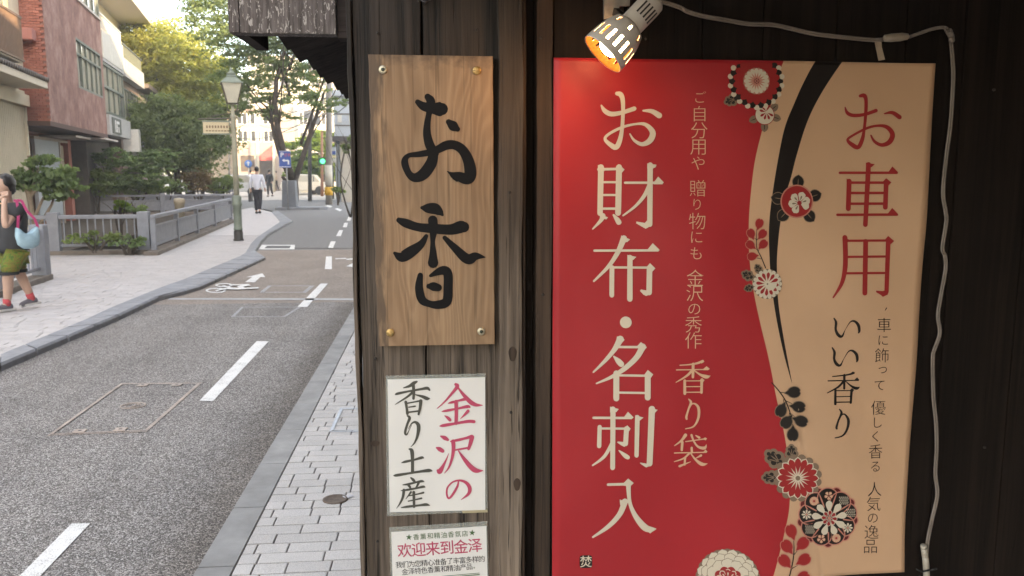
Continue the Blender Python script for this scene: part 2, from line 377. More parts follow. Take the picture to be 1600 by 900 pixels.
G_P_O = [[(145,132,10),(165,163,26),(205,182,28),(270,172,24),(338,150,26)], [(236,62,22),(258,68,30),(270,100,26),(272,170,22),(266,270,22),(252,340,28),(232,375,30),(205,365,28),(168,330,18),(190,298,16),(270,258,16),(350,240,13),(405,244,22),(445,288,34),(430,335,34),(385,358,24),(338,336,16),(312,298,8)], [(390,162,10),(440,165,26),(484,190,34)]]
G_P_ZAI = [['L',(145,492,34),(141,762,32)], ['L',(250,492,34),(246,760,34)], ['L',(130,505,16),(262,502,14)], ['L',(145,580,13),(248,580,13)], ['L',(145,655,13),(248,655,13)], ['L',(145,735,14),(248,735,14)],
  U((230,492),(248,474),(282,506),(262,530)), U((127,478),(165,496),(165,515),(127,515)), [(158,776,30),(145,805,22),(98,854,8)], U((140,768),(188,786),(178,798),(140,790)), [(220,772,12),(240,798,28),(250,814,32)],
  ['L',(285,583,14),(490,583,14)], U((450,582),(476,547),(508,580),(500,592),(450,592)), ['L',(430,480,32),(428,826,30)], U((413,470),(467,478),(462,492),(440,503),(413,500)), U((443,800),(440,832),(405,852),(380,838),(350,820),(352,810),(400,818),(415,800)),
  [(424,600,24),(395,660,22),(345,720,16),(275,775,10)]]
G_P_NU = [['L',(108,156,14),(475,153,14)], U((415,150),(446,111),(486,151),(470,160),(415,160)), [(280,84,36),(245,165,28),(190,248,22),(104,334,12)], U((264,67),(316,90),(300,105),(262,110)),
  ['L',(210,255,28),(208,416,28)], ['L',(210,254,13),(445,254,13)], ['L',(428,255,32),(425,400,32)], U((410,252),(430,228),(461,258),(442,280)), U((441,385),(436,408),(408,420),(392,412),(372,390),(378,382),(412,388)),
  ['L',(315,195,30),(313,438,32)], U((300,180),(352,192),(335,209),(300,215))]
G_P_NA = [[(257,672,40),(222,735,28),(165,805,20),(102,868,10)], U((238,655),(282,675),(268,692),(232,690)), ['L',(240,718,14),(400,718,14)], U((352,714),(376,688),(411,718),(388,745)),
  [(386,715,38),(350,778,32),(280,845,28),(205,895,20),(120,934,9)], [(220,774,10),(245,800,32),(262,818,34)], ['L',(234,872,34),(234,1020,34)], ['L',(415,880,34),(415,1012,34)], ['L',(234,884,13),(415,884,13)], ['L',(234,985,13),(415,985,13)], U((392,882),(415,850),(447,876),(430,900))]
G_P_SHI = [['L',(72,245,10),(222,244,10)], U((195,243),(213,218),(236,241),(228,249),(195,249)), ['L',(152,208,21),(149,448,20)], U((140,198),(176,208),(166,220),(140,222)), ['L',(97,282,17),(94,360,18)], ['L',(92,288,9),(212,288,9)], ['L',(207,288,20),(203,350,20)], U((198,288),(210,274),(224,288),(216,300)),
  U((213,335),(212,352),(198,363),(184,356),(168,345),(171,341),(196,343)), [(145,352,14),(115,402,13),(67,438,7)], [(176,378,5),(200,398,18),(212,406,17)], ['L',(251,240,19),(248,398,18)], U((242,232),(276,241),(262,253),(242,252)), ['L',(310,205,26),(302,432,24)], U((297,200),(334,208),(322,221),(297,220)), U((314,420),(308,440),(288,448),(275,440),(262,431),(264,427),(290,432))]
G_P_IRI = [['L',(130,517,11),(215,516,11)], U((192,514),(213,493),(237,512),(222,526),(194,522)), [(200,588,26),(178,640,22),(132,690,18),(68,735,8)], U((178,578),(213,592),(205,604),(180,602)), [(214,518,20),(220,590,15),(242,645,20),(278,692,28),(305,706,22),(330,704,4)], U((296,690),(331,702),(318,712),(306,722),(296,715))]
G_F_KA = [[(300,104,16),(258,120,15),(200,129,9),(140,133,8)], U((300,98),(312,108),(290,122),(285,104)), ['L',(115,165,8),(335,163,8)], U((300,162),(326,140),(350,159),(336,168),(300,168)), ['L',(232,125,20),(230,216,18)], [(226,168,18),(185,208,15),(110,252,6)], [(238,168,8),(280,198,15),(325,214,26),(352,207,4)],
  ['L',(172,240,18),(172,330,20)], ['L',(292,235,20),(290,324,18)], U((276,240),(294,222),(312,238),(300,252)), ['L',(172,242,7),(292,242,7)], ['L',(172,282,7),(292,282,7)], ['L',(172,321,8),(292,321,8)]]
G_F_RI = [[(200,370,8),(216,394,18),(198,440,14),(183,490,16),(185,508,14)], [(188,480,3),(205,425,5),(236,400,10),(268,430,19),(268,500,18),(235,560,12),(177,577,7)]]
G_F_FU = [[(178,622,24),(150,660,16),(102,697,7)], ['L',(156,672,18),(153,728,17)], ['L',(180,668,8),(325,648,9)], U((300,652),(316,638),(329,648),(322,660)), [(220,622,16),(238,668,12),(268,705,15),(312,714,22),(326,690,4)], [(250,625,8),(275,640,17)], ['L',(222,712,16),(224,745,16)], ['L',(102,749,8),(325,744,8)], U((302,744),(320,724),(334,741),(305,750)),
  [(205,752,14),(165,788,12),(102,811,7)], ['L',(177,785,15),(174,832,14)], [(140,843,18),(175,828,11),(216,811,4)], [(216,752,8),(250,795,15),(295,828,25),(333,824,4)], [(288,766,16),(250,787,5)]]
G_C_O = [[(200,190,10),(218,232,26),(265,252,28),(350,245,26),(443,214,28)], [(318,100,24),(350,98,34),(364,135,28),(362,230,26),(350,360,22),(335,440,30),(305,500,32),(262,484,34),(222,445,22),(255,412,18),(370,352,20),(460,332,20),(530,345,32),(570,400,38),(545,460,38),(485,483,28),(430,455,22),(402,408,12)], [(508,238,10),(570,230,28),(626,265,36)]]
G_C_KURU = [['L',(162,700,20),(600,700,20)], U((535,696),(568,650),(611,695),(600,710),(535,710)), U((365,620),(433,633),(410,655),(367,665)), ['L',(385,635,38),(358,1105,36)], ['L',(235,765,38),(226,980,38)], ['L',(520,770,36),(513,970,36)], U((215,745),(262,770),(250,787),(215,787)), U((492,772),(520,742),(560,775),(538,798)),
  ['L',(226,777,20),(522,777,20)], ['L',(230,858,20),(520,857,20)], ['L',(228,942,20),(516,940,20)], ['L',(138,1028,20),(600,1026,20)], U((528,1022),(565,974),(608,1020),(595,1035),(530,1035))]
G_C_YO = [[(195,355,40),(196,500,38),(188,610,36),(160,715,28),(97,820,12)], ['L',(200,380,18),(540,378,18)], ['L',(200,505,18),(530,502,18)], ['L',(195,632,18),(525,630,18)], ['L',(357,385,38),(340,785,38)], ['L',(532,380,36),(512,775,34)], U((506,372),(532,342),(578,382),(550,407)), U((530,765),(521,798),(482,815),(465,800),(428,778),(430,766),(480,770),(498,765)), U((175,350),(224,370),(215,392),(178,392))]
G_D_I = [[(84,108,8),(97,135,16),(95,180,15),(112,215,20),(135,222,14),(155,180,3),(185,132,7),(212,126,14),(236,150,19),(243,185,16),(238,200,8)]]
G_D_I2 = [[(74,296,8),(88,325,16),(86,368,15),(102,400,20),(125,407,13),(146,368,3),(176,320,7),(202,315,14),(226,338,19),(232,370,16),(228,384,8)]]
G_D_KA = [[(210,456,14),(170,468,10),(75,479,6)], U((205,447),(218,456),(200,468),(196,452)), ['L',(46,506,7),(240,503,7)], U((212,502),(231,484),(246,500),(238,507),(212,507)), ['L',(150,470,16),(149,555,14)], [(146,507,14),(110,545,12),(40,582,5)], [(156,507,5),(195,540,12),(228,554,19),(248,545,3)], ['L',(92,562,14),(90,652,16)], ['L',(196,565,16),(190,645,14)], U((184,566),(198,552),(212,564),(204,576)), ['L',(92,568,6),(196,568,6)], ['L',(92,606,6),(194,605,6)], ['L',(92,641,7),(192,640,7)]]
G_D_RI = [[(117,686,7),(130,710,15),(110,755,12),(96,798,14),(98,808,12)], [(100,790,3),(122,735,5),(148,717,9),(174,755,18),(166,810,15),(135,853,10),(86,866,6)]]

# ================================================================ the timber shop: wall boards, posts, eave
WY = 1.80
shop = empty('timber_shop', (.8, 1.86, 0), 'dark weathered timber shop front with boards, posts and an overhanging eave', 'shop')
def colx(px, py=450, Y=WY): return W(px, py, Y).x
def vpiece(name, mat, x0, x1, yf, yb, z0=-.1, z1=2.62, bev=0.012):
    mb = MB(); mb.box((x0, yf, z0), (x1, yb, z1)); o = mb.build(name, mat, shop); b_ = o.modifiers.new('bevel', 'BEVEL'); b_.width = .0025; b_.segments = 2; return o
X = [colx(p) for p in (553.5, 561.5, 664.5, 781, 815, 821, 837, 862)]
def rough_board(name, mat, x0, x1, yf, yb, amp=.0012, z0=-.1, z1=2.62):
    """board whose long edges wander a little"""
    n = 40; mb = MB(); vs = []; ph = random.random()*9
    for i in range(n+1):
        z = z0 + (z1-z0)*i/n; a = amp*(sin(z*11+ph)+.6*sin(z*31+ph*2)); b_ = amp*(sin(z*9+ph*3)+.6*sin(z*27+ph)); c = .5*amp*sin(z*13+ph)
        vs += [(x0+a+.0012, yf+c, z), (x1-b_-.0012, yf+c, z), (x1-b_, yf+.003, z), (x1-b_, yb, z), (x0+a, yb, z), (x0+a, yf+.003, z)]
    fs = []
    for i in range(n):
        for k in range(6): fs.append((i*6+k, i*6+(k+1) % 6, (i+1)*6+(k+1) % 6, (i+1)*6+k))
    fs += [tuple(range(6))[::-1], tuple(n*6+k for k in range(6))]
    mb.add(vs, fs); return mb.build(name, mat, shop)
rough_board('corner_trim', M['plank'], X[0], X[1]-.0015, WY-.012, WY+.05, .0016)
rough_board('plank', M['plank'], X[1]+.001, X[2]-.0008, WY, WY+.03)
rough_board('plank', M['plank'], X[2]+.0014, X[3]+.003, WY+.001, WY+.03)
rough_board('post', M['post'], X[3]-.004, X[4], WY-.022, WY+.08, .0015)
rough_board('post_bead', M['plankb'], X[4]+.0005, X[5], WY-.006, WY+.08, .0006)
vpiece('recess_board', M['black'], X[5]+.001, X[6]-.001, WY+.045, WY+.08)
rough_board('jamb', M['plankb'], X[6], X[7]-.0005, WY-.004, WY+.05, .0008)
xw = X[7]+.001; k = 0
while xw < 1.5:
    wd = .155 + .02*sin(k*2.3); x1 = min(xw+wd, 1.51)
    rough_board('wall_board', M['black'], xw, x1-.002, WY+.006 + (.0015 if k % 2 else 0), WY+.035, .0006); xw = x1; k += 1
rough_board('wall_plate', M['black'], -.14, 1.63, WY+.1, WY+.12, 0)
# knots and nail heads in the old boards
for px, py, rx, rz, Y_, mt in ((801, 553, .009, .017, WY-.0225, 'post'), (808, 757, .008, .015, WY-.0225, 'post'), (586, 693, .010, .007, WY-.0008, 'plank'), (700, 870, .006, .01, WY+.0002, 'plank')):
    c = W(px, py, Y_); mb = MB()
    for k_, (sc, dy) in enumerate(((1.0, 0), (.72, .0006), (.45, .0004))):
        mb.add([(c.x+rx*sc*cos(a_)*(1+.1*sin(3*a_)), c.y-dy-.0003*k_, c.z+rz*sc*sin(a_)) for a_ in [2*pi*q/18 for q in range(18)]], [tuple(range(17, -1, -1))], k_ % 2)
    mb.build('knot', [M['plankb'], M['plankb']], shop)['kind'] = 'stuff'
nailm = ink('nail_iron', (.03, .024, .02), .6)
for px, py in ((590, 52), (745, 47), (587, 560), (795, 300), (797, 640), (845, 60), (848, 460), (590, 845), (1010, 60), (1555, 140), (1540, 700)):
    c = W(px, py, WY); y_ = WY-.0235 if 780 < px < 815 else (WY-.0045 if px < 862 else WY+.0035)
    mb = MB(); mb.lathe([(.0032, -.002), (.0032, .0006), (.002, .0012), (0, .0013)], (c.x, y_, c.z), 10, 0, (0, -1, 0)); mb.build('nail_head', nailm, shop)
# body of the building behind the boards, rising over the eave
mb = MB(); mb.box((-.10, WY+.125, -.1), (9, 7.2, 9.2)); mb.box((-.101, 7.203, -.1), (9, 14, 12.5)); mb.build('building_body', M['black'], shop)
# eave over the boards; unseen soffit lowered and deepened to shade the poster
for i in range(27):
    y = WY-.03 - i*.13
    mb = MB(); mb.box((-.11, y-.127, 2.06 + .002*i), (1.54, y, 2.085+.002*i)); mb.build('soffit_board', M['eave'], shop)
mb = MB(); mb.box((-.11, -1.86, 1.98), (1.54, -1.76, 2.25)); mb.build('added_shade_beam', M['eave'], shop)  # beam added behind the camera to keep sky light off the poster top
# flaked barge board block at the upper left, its side fascia, stepped eave boards receding along the street
zb = W(440, 52, 1.86).z; xa = W(357, 40, 1.86).x; xm = W(374, 40, 1.86).x; xb = W(525, 40, 1.86).x
mb = MB(); mb.box((xa, 1.86, zb), (xm, 1.90, 2.35)); mb.build('barge_board', M['flaked'], shop, bevel=.002)
mb = MB(); mb.box((xm+.0015, 1.857, zb-.001), (xb, 1.90, 2.35)); mb.build('barge_board', M['flaked'], shop, bevel=.002)
mb = MB(); mb.box((xb+.001, 1.875, zb-.006), (-.14, 1.93, 2.35)); mb.build('eave_block', M['eave'], shop, bevel=.002)
mb = MB(); mb.box((xa+.003, 1.902, zb+.001), (xa+.03, 2.13, 2.3)); mb.build('side_fascia', M['eave'], shop)
Z1 = 1.6 + .36; XE = -.402; y = 2.16; k = 0
while y < 7:
    L = .225 + .02*sin(k*1.7); tilt = .03
    mb = MB(); x0 = XE - .012*sin(k*2.1)*.5
    vs = [(x0, y, Z1), (-.1, y, Z1+.09), (-.1, y+L+.03, Z1+.09-tilt*.2), (x0, y+L+.03, Z1-tilt), (x0, y, Z1+.05), (-.1, y, Z1+.3), (-.1, y+L+.03, Z1+.3), (x0, y+L+.03, Z1+.02)]
    mb.add([(p[0], p[1], p[2]+(.0 if k % 2 else .002)) for p in vs], [(0,1,2,3),(7,6,5,4),(0,4,5,1),(1,5,6,2),(2,6,7,3),(3,7,4,0)])
    mb.build('eave_board', M['eave'], shop); y += L; k += 1
mb = MB(); mb.box((-.42, 2.0, 2.32), (-.1, 9, 2.36)); mb.build('eave_roof', M['eave'], shop)
# small iron bracket at the top of the boards
mb = MB(); c = W(663, 2, WY-.012); mb.tube([c+Vector((-.012, 0, .01)), c+Vector((0, -.008, -.004)), c+Vector((.014, 0, .008))], .004, 8); mb.build('iron_hook', plain('iron', (.06, .055, .06), .5, .3, metal=.6), shop)

# ================================================================ wooden name board
SY = WY - .024
def surfY(Y):
    def f(px, py, lift):
        p = W(px, py, Y); return Vector((p.x, Y - lift, p.z))
    return f
c0 = W(674, 312, SY)
wsign = empty('wooden_sign', (c0.x, WY-.012, c0.z), 'tall brown cedar board with brushed black characters, screwed above the white notice', 'sign')
P_ = [W(575, 85, SY), W(770, 88, SY), W(773, 537.5, SY), W(591, 541, SY)]
mb = MB(); n = 30; vs = []
for i in range(n+1):
    u = i/n; a = P_[0].lerp(P_[3], u); b_ = P_[1].lerp(P_[2], u); j1 = .0007*sin(u*40)+.0006*sin(u*97); j2 = .0004*sin(u*53)
    vs += [(a.x+j1, SY+.001, a.z), (a.x+j1+.0012, SY, a.z), (b_.x+j2-.0012, SY, b_.z), (b_.x+j2, SY+.001, b_.z), (b_.x+j2, WY-.001, b_.z), (a.x+j1, WY-.001, a.z)]
fs = [(i*6+k, (i+1)*6+k, (i+1)*6+(k+1) % 6, i*6+(k+1) % 6) for i in range(n) for k in range(6)] + [tuple(range(6)), tuple(n*6+k for k in range(6))[::-1]]
mb.add(vs, fs); mb.build('board', M['signwood'], wsign)
pr = Print(); pr.glyph((570, 80, .24444), G_BOARD_O); pr.build('brushed_character', I_SUMI, surfY(SY), wsign)
pr = Print(); pr.glyph((570, 300, .26667), G_BOARD_KA); pr.build('brushed_character', I_SUMI, surfY(SY), wsign)
brass = plain('brass', (.5, .33, .13), .45, .35, 200, metal=.75); wear = ink('screw_recess', (.04, .045, .03)); nickel = plain('nickel', (.5, .45, .33), .4, .3, 300, metal=.7)
for i, (px, py) in enumerate(((598.5, 109), (745, 110.5), (610, 519.5), (752, 517.5))):
    c = W(px, py, SY); mb = MB(); R = .0088
    mb.lathe([(R, -.001), (R, .0022), (R*.93, .0036), (R*.7, .0044), (.0001, .0046)], c, 24, 0, (0, -1, 0))
    s = mb.build('screw_cap', nickel if i in (0, 3) else brass, wsign)
    if i in (0, 3): mb = MB(); mb.lathe([(R*.45, 0), (R*.4, .0008), (0, .0006)], c+Vector((0, -.0046, 0)), 12, 0, (0, -1, 0)); mb.build('screw_recess', wear, s)
    else: mb = MB(); mb.bar(c+Vector((-R*.9, -.0035, 0)), c+Vector((-R*.4, -.0048, 0)), .0012, .001); mb.build('screw_slot', wear, s)

# ================================================================ laminated notices
m, t, b = newmat('laminate_film'); M['film'] = m
b.inputs['Base Color'].default_value = (.55, .56, .50, 1); b.inputs['Roughness'].default_value = .18
tr = t.nodes.new('ShaderNodeBsdfTransparent'); ms = t.nodes.new('ShaderNodeMixShader'); ms.inputs[0].default_value = .30
t.links.new(tr.outputs[0], ms.inputs[1]); t.links.new(b.outputs[0], ms.inputs[2]); t.links.new(ms.outputs[0], t.nodes['Material Output'].inputs[0])
def quadpts(q, Y): return [W(x, y, Y) for x, y in q]
def notice(name, label, film, paper):
    c = sum(quadpts(film, WY-.003), Vector())/4; r = empty(name, (c.x, WY-.001, c.z), label, 'notice')
    f = quadpts(film, WY-.0015); mb = MB(); bk = [p+Vector((0, .0006, 0)) for p in f]; mb.add(f+bk, [(0,1,2,3),(7,6,5,4),(0,4,5,1),(1,5,6,2),(2,6,7,3),(3,7,4,0)]); mb.build('laminate', M['film'], r)
    f = quadpts(paper, WY-.0030); n = 12; vs = []; fs = []
    for i in range(n+1):
        a = f[0].lerp(f[3], i/n); b2 = f[1].lerp(f[2], i/n)
        for j in range(5): p = a.lerp(b2, j/4); vs.append(p)
    fs = [(i*5+j, (i+1)*5+j, (i+1)*5+j+1, i*5+j+1) for i in range(n) for j in range(4)]
    mb = MB(); mb.add(vs, fs)
    q = [p+Vector((0, .0009, 0)) for p in f]; mb.add(q, [(0, 1, 2, 3)]); mb.build('paper', I_PAPER, r)
    return r
n1_ = notice('laminated_notice', 'white laminated notice with large pink and grey brush lettering, below the wooden sign', [(602.5, 587), (758.5, 583.5), (762, 799), (604.8, 806.5)], [(605.5, 593), (758, 589.3), (758.3, 797), (609, 800.5)])
sf = surfY(WY-.0033)
for gl, org in ((G_SH_KA, 600), (G_SH_RI, 600), (G_SH_TSU, 600), (G_SH_SAN, 600)):
    pr = Print(); pr.glyph((org, 585, .25), gl); pr.build('grey_character', I_GREY, sf, n1_)
for gl in (G_SH_KIN, G_SH_ZAWA, G_SH_NO):
    pr = Print(); pr.glyph((675, 585, .25), gl); pr.build('pink_character', I_PINK, sf, n1_)
tape = plain('yellowed_tape', (.42, .36, .22), .35, .2)
mb = MB(); f = quadpts([(722, 798), (761.5, 796.5), (762, 800.5), (723, 801.8)], WY-.0042); mb.add(f, [(0, 3, 2, 1)]); mb.build('tape', tape, n1_)
n2_ = notice('laminated_notice', 'white laminated notice with green stars and Chinese welcome text, lowest on the boards', [(608.2, 824), (761.5, 814.5), (765, 960), (612, 968)], [(611.4, 831.5), (760, 822), (763, 955), (615, 962)])
def rowtext(s, x0, y0, x1, y1, size, mat, name, off=0, parent=n2_, bold=0):
    pr = Print(); rot = atan2(y1-y0, x1-x0); n = len(s)
    for i, ch in enumerate(s):
        u = i/(n-1); pos = (x0+(x1-x0)*u, y0+(y1-y0)*u)
        ftext(pr, ch, pos[0], pos[1], size, rot, off)
    return pr.build(name, mat, sf, parent)
zz = lambda x, y: (590+x*.1125, 800+y*.1125)
rowtext('香薰和精油香氛店', *zz(535, 345), *zz(1212, 297), 9.0, I_GREEN, 'green_lettering')
pr = Print()
for x, y in ((435, 350), (1313, 288)):
    pr = Print(); cx, cy = zz(x, y); pr.poly([(cx+(5.2 if i % 2 == 0 else 2.1)*sin(i*pi/5+.06), cy-(5.2 if i % 2 == 0 else 2.1)*cos(i*pi/5+.06)) for i in range(10)]); pr.build('green_star', I_GREEN, sf, n2_)
rowtext('欢迎来到金泽', *zz(375, 532), *zz(1352, 462), 20.5, I_PINK, 'pink_lettering', .006)
rowtext('我们为您精心准备了丰富多样的', *zz(295, 733), *zz(1445, 648), 9.6, I_BLK, 'black_lettering')
rowtext('金泽特色香薰和精油产品', *zz(380, 828), *zz(1275, 758), 9.4, I_BLK, 'black_lettering')
pr = Print(); cx, cy = zz(1342, 772); pr.stroke([(cx-1, cy, .6), (cx, cy-1, .6), (cx+1, cy, .6), (cx, cy+1, .6), (cx-1, cy, .6)]); pr.stroke([(612+78, 900.5, .9), (700, 899.5, .9), (749, 895.2, .9)]); pr.stroke([(690, 903, 1.4), (700, 902, 1.4), (749, 897.5, 1.4)]); pr.build('green_rule', I_GREEN, sf, n2_)

# ================================================================ poster
PY = WY - .006
def wave(x, z):
    e = max(0, min(1, (x-.85)/.35))
    return .0036*sin(7*x+2.2*z)+.0026*sin(13*x-5*z+1)+.0016*sin(21*(x+.7*z))+.002*math.exp(-((x*.75-z+.62)/.10)**2)+.004*e*sin(6*z+1)*e
def psurf(px, py, lift):
    p = W(px, py, PY); return Vector((p.x, PY - .004 - wave(p.x, p.z) - lift, p.z))
pc = W(1150, 500, PY)
poster = empty('hanging_poster', (pc.x, WY, pc.z), 'tall red and cream vinyl poster printed with white characters, flowers and a black curve', 'poster')
def interp(tab, y):
    for (y0, x0), (y1, x1) in zip(tab, tab[1:]):
        if y <= y1: u = (y-y0)/(y1-y0); return x0+(x1-x0)*u
    return tab[-1][1]
def smooth(tab, n=8):
    P = catmull([(a, b) for a, b in tab], n); return P
TL = [(60, 864.5), (300, 864.5), (600, 863.5), (940, 862)]
TB = smooth([(60, 1238), (95, 1223), (150, 1203), (200, 1189), (250, 1177), (300, 1171), (350, 1168), (400, 1169), (450, 1175), (500, 1185), (560, 1199), (620, 1211), (680, 1224), (740, 1231), (790, 1231), (830, 1223), (870, 1213), (900, 1205), (940, 1193)])
TK1 = smooth([(60, 1300), (97, 1272), (130, 1254), (161, 1240), (200, 1224), (250, 1213), (300, 1205), (350, 1200), (400, 1201), (450, 1205), (500, 1212), (550, 1222), (597, 1234.6)])
TK2 = smooth([(60, 1344), (97, 1315), (142, 1285), (187, 1262), (240, 1244), (277, 1234), (300, 1227), (345, 1218), (393, 1213.5), (424, 1213), (472, 1215), (530, 1223), (597, 1235.2)])
TR = smooth([(60, 1463), (100, 1462), (200, 1456), (330, 1447), (400, 1441), (480, 1436), (560, 1431), (650, 1424), (760, 1418), (830, 1413.5), (893, 1412), (940, 1409)])
def topy(px): return 90.5 + (px-864)*(99-90.5)/(1462-864)
def boty(px): return 921 + (px-864)*(893-921)/(1412-864)
rows = 130; mb = MB(); mats = [M['red'], M['cream'], M['pblack']]
grid = []
for i in range(rows+1):
    u = i/rows; row = []
    def yy(px): return topy(px) + (boty(px)-topy(px))*u
    yl = yy(864); yr = yy(1440)
    def at(tab):
        x = 1200
        for _ in range(4): x = interp(tab, yy(x))
        return x
    xl, xbd, xr = at(TL), at(TB), at(TR); yk = yy(1230)
    if yk < 597: k1, k2 = at(TK1), at(TK2)
    else: k1 = k2 = 1235 + (yk-597)*.15
    k1 = max(k1, xbd+.5); k2 = max(k2, k1)
    seg = [(xl, xbd, 26, 0), (xbd, k1, 4, 1), (k1, k2, 3, 2), (k2, xr, 20, 1)]
    for (a, b_, n, mm) in seg:
        for j in range(n + (1 if b_ == xr else 0)): x = a+(b_-a)*j/n; row.append(psurf(x, yy(x), 0))
    grid.append(row)
segm = [0]*26+[1]*4+[2]*3+[1]*20; nc = len(grid[0])
vs = [p for r in grid for p in r]
for i in range(rows):
    for j in range(nc-1):
        mb.v; 
fs = [(i*nc+j, (i+1)*nc+j, (i+1)*nc+j+1, i*nc+j+1) for i in range(rows) for j in range(nc-1)]
mb.add(vs, fs, 0, True); mb.mi = [segm[j] for i in range(rows) for j in range(nc-1)]
k = len(mb.v); vb = [p+Vector((0, .0006, 0)) for p in vs]; mb.add(vb, [tuple(reversed(f)) for f in fs], 1, True)
rim = [i*nc for i in range(rows+1)] + [rows*nc+j for j in range(1, nc)] + [i*nc+nc-1 for i in range(rows-1, -1, -1)] + [j for j in range(nc-2, 0, -1)]
mb.mi += [1]*len(rim); mb.sm += [False]*len(rim); mb.f += [(rim[i], rim[i]+k, rim[(i+1) % len(rim)]+k, rim[(i+1) % len(rim)]) for i in range(len(rim))]
mb.build('sheet', mats, poster)
def pg(name, T, gl, mat):
    pr = Print(); pr.glyph(T, gl); return pr.build(name, mat, psurf, poster, .0012)
T5 = (900, 130, .26667); T6 = (900, 350, .26667); T7 = (900, 560, .37795)
pg('white_character', T5, G_P_O, I_PALE); pg('white_character', T5, G_P_ZAI, I_PALE); pg('white_character', T6, G_P_NU, I_PALE)
pg('white_dot', T6, [('C', (289, 574, 34))], I_PALE); pg('white_character', T6, G_P_NA, I_PALE); pg('white_character', T7, G_P_SHI, I_PALE); pg('white_character', T7, G_P_IRI, I_PALE)
T8 = (1030, 540, .22222)
for g_ in (G_F_KA, G_F_RI, G_F_FU): pg('peach_character', T8, g_, I_PEACH)
T9 = (1280, 130, .2); T10 = (1280, 300, .2); T11 = (1280, 470, .24444)
pg('red_character', T9, G_C_O, I_RED); pg('red_character', T9, G_C_KURU, I_RED); pg('red_character', T10, G_C_YO, I_RED)
for g_ in (G_D_I, G_D_I2, G_D_KA, G_D_RI): pg('black_character', T11, g_, I_BLK)
def column(lst, size, mat, name, off=0, sizes={}):
    for ch, x, y in lst:
        pr = Print(); ftext(pr, ch, x, y, size*sizes.get(ch, 1), .0, off); pr.build(name, mat, psurf, poster, .0008)
kana = {k: .8 for k in 'ごやりにものっててしくる'}; kana['っ'] = .8
column([('ご', 1093, 152), ('自', 1091.5, 178), ('分', 1091, 204), ('用', 1089, 230), ('や', 1089, 255), ('贈', 1088, 294), ('り', 1087, 319), ('物', 1087, 345), ('に', 1086, 370), ('も', 1085, 395),
        ('金', 1084, 433), ('沢', 1083.5, 457), ('の', 1083, 482), ('秀', 1082, 506), ('作', 1082, 531)], 25, I_PEACH, 'small_lettering', -.012, {**kana, 'ご': .72, 'り': .72, 'や': .86, 'の': .8, '自': .93})
column([('車', 1378.5, 506.7), ('に', 1377, 530.6), ('飾', 1375, 554), ('っ', 1376.5, 577), ('て', 1371.7, 601), ('優', 1370.4, 636), ('し', 1370, 659.4), ('く', 1366, 681), ('香', 1366.5, 704.4), ('る', 1366, 728),
        ('人', 1364.7, 763), ('気', 1363, 785.8), ('の', 1361.8, 808), ('逸', 1359.9, 829.5), ('品', 1358.6, 852.5)], 21.5, I_BLK, 'small_lettering', -.010, {**kana, 'り': .72})
pr = Print(); pr.stroke([(1382.5, 480.5, 1.6), (1380, 484.5, .6)]); pr.build('small_lettering', I_BLK, psurf, poster, .0008)
# seal
pr = Print(); q = []
for i in range(24):
    a = i*pi/12; cxx, sxx = cos(a), sin(a); r = 1/(abs(cxx)**6+abs(sxx)**6)**(1/6); q.append((915+10*cxx*r, 876.5+10*sxx*r))
pr.poly(q); pr.build('seal', I_BLK, psurf, poster, .0008)
pr = Print(); ftext(pr, '焚', 915, 876, 17, 0, .006); pr.build('seal_character', I_PALE, psurf, poster, .0014)

# ---- printed flowers: layered flat shapes, each lift higher
class Flower:
    def __init__(s, name): s.name = name; s.layers = {}; s.k = 0; s.l = 0
    def put(s, mat, pts):
        s.l += .25
        s.layers.setdefault(mat.name, (mat, []))[1].append((pts, s.l))
    def disc(s, mat, cx, cy, r, n=28):
        s.l += 1.0 if r > 10 else .15
        s.put(mat, [(cx+r*cos(2*pi*i/n), cy+r*sin(2*pi*i/n)) for i in range(n)])
    def scallop(s, mat, cx, cy, r, n, amp=.08, ph=0):
        s.l += 1
        s.put(mat, [(cx+r*(1+amp*abs(sin(n*a/2))-amp)*cos(a+ph), cy+r*(1+amp*abs(sin(n*a/2))-amp)*sin(a+ph)) for a in [2*pi*i/(n*6) for i in range(n*6)]])
    def petal(s, mat, cx, cy, r0, r1, wd, a, tip=.75):
        # rounded petal from r0 to r1, widest at `tip`
        pts = []
        for i in range(9): u = i/8; pts.append((r0+(r1-r0)*u, wd/2*sin(pi*u**(1.2 if tip < .7 else 2.1))**.7 if 0 < u < 1 else 0))
        P = pts + [(x, -y) for x, y in pts[-2:0:-1]]
        s.put(mat, [(cx+x*cos(a)-y*sin(a), cy+x*sin(a)+y*cos(a)) for x, y in P])
    def rosette(s, mat, cx, cy, r0, r1, wd, n, ph=0, tip=.8):
        s.l += 1
        for i in range(n): s.petal(mat, cx, cy, r0, r1, wd, ph+2*pi*i/n, tip)
    def leaf(s, cx, cy, L, a, lobed=True, mat=None, wd=.55):
        s.petal(mat or I_BLK, cx-L/2*cos(a), cy-L/2*sin(a), 0, L, L*wd, a, .5)
    def build(s):
        for nm, (mat, polys) in s.layers.items():
            pr = Print()
            for pts, l in polys: pr.lift = l; pr.poly(pts)
            o = pr.build(s.name, mat, psurf, poster, .0008, .00009)
            if len(polys) > 1: o['kind'] = 'stuff'
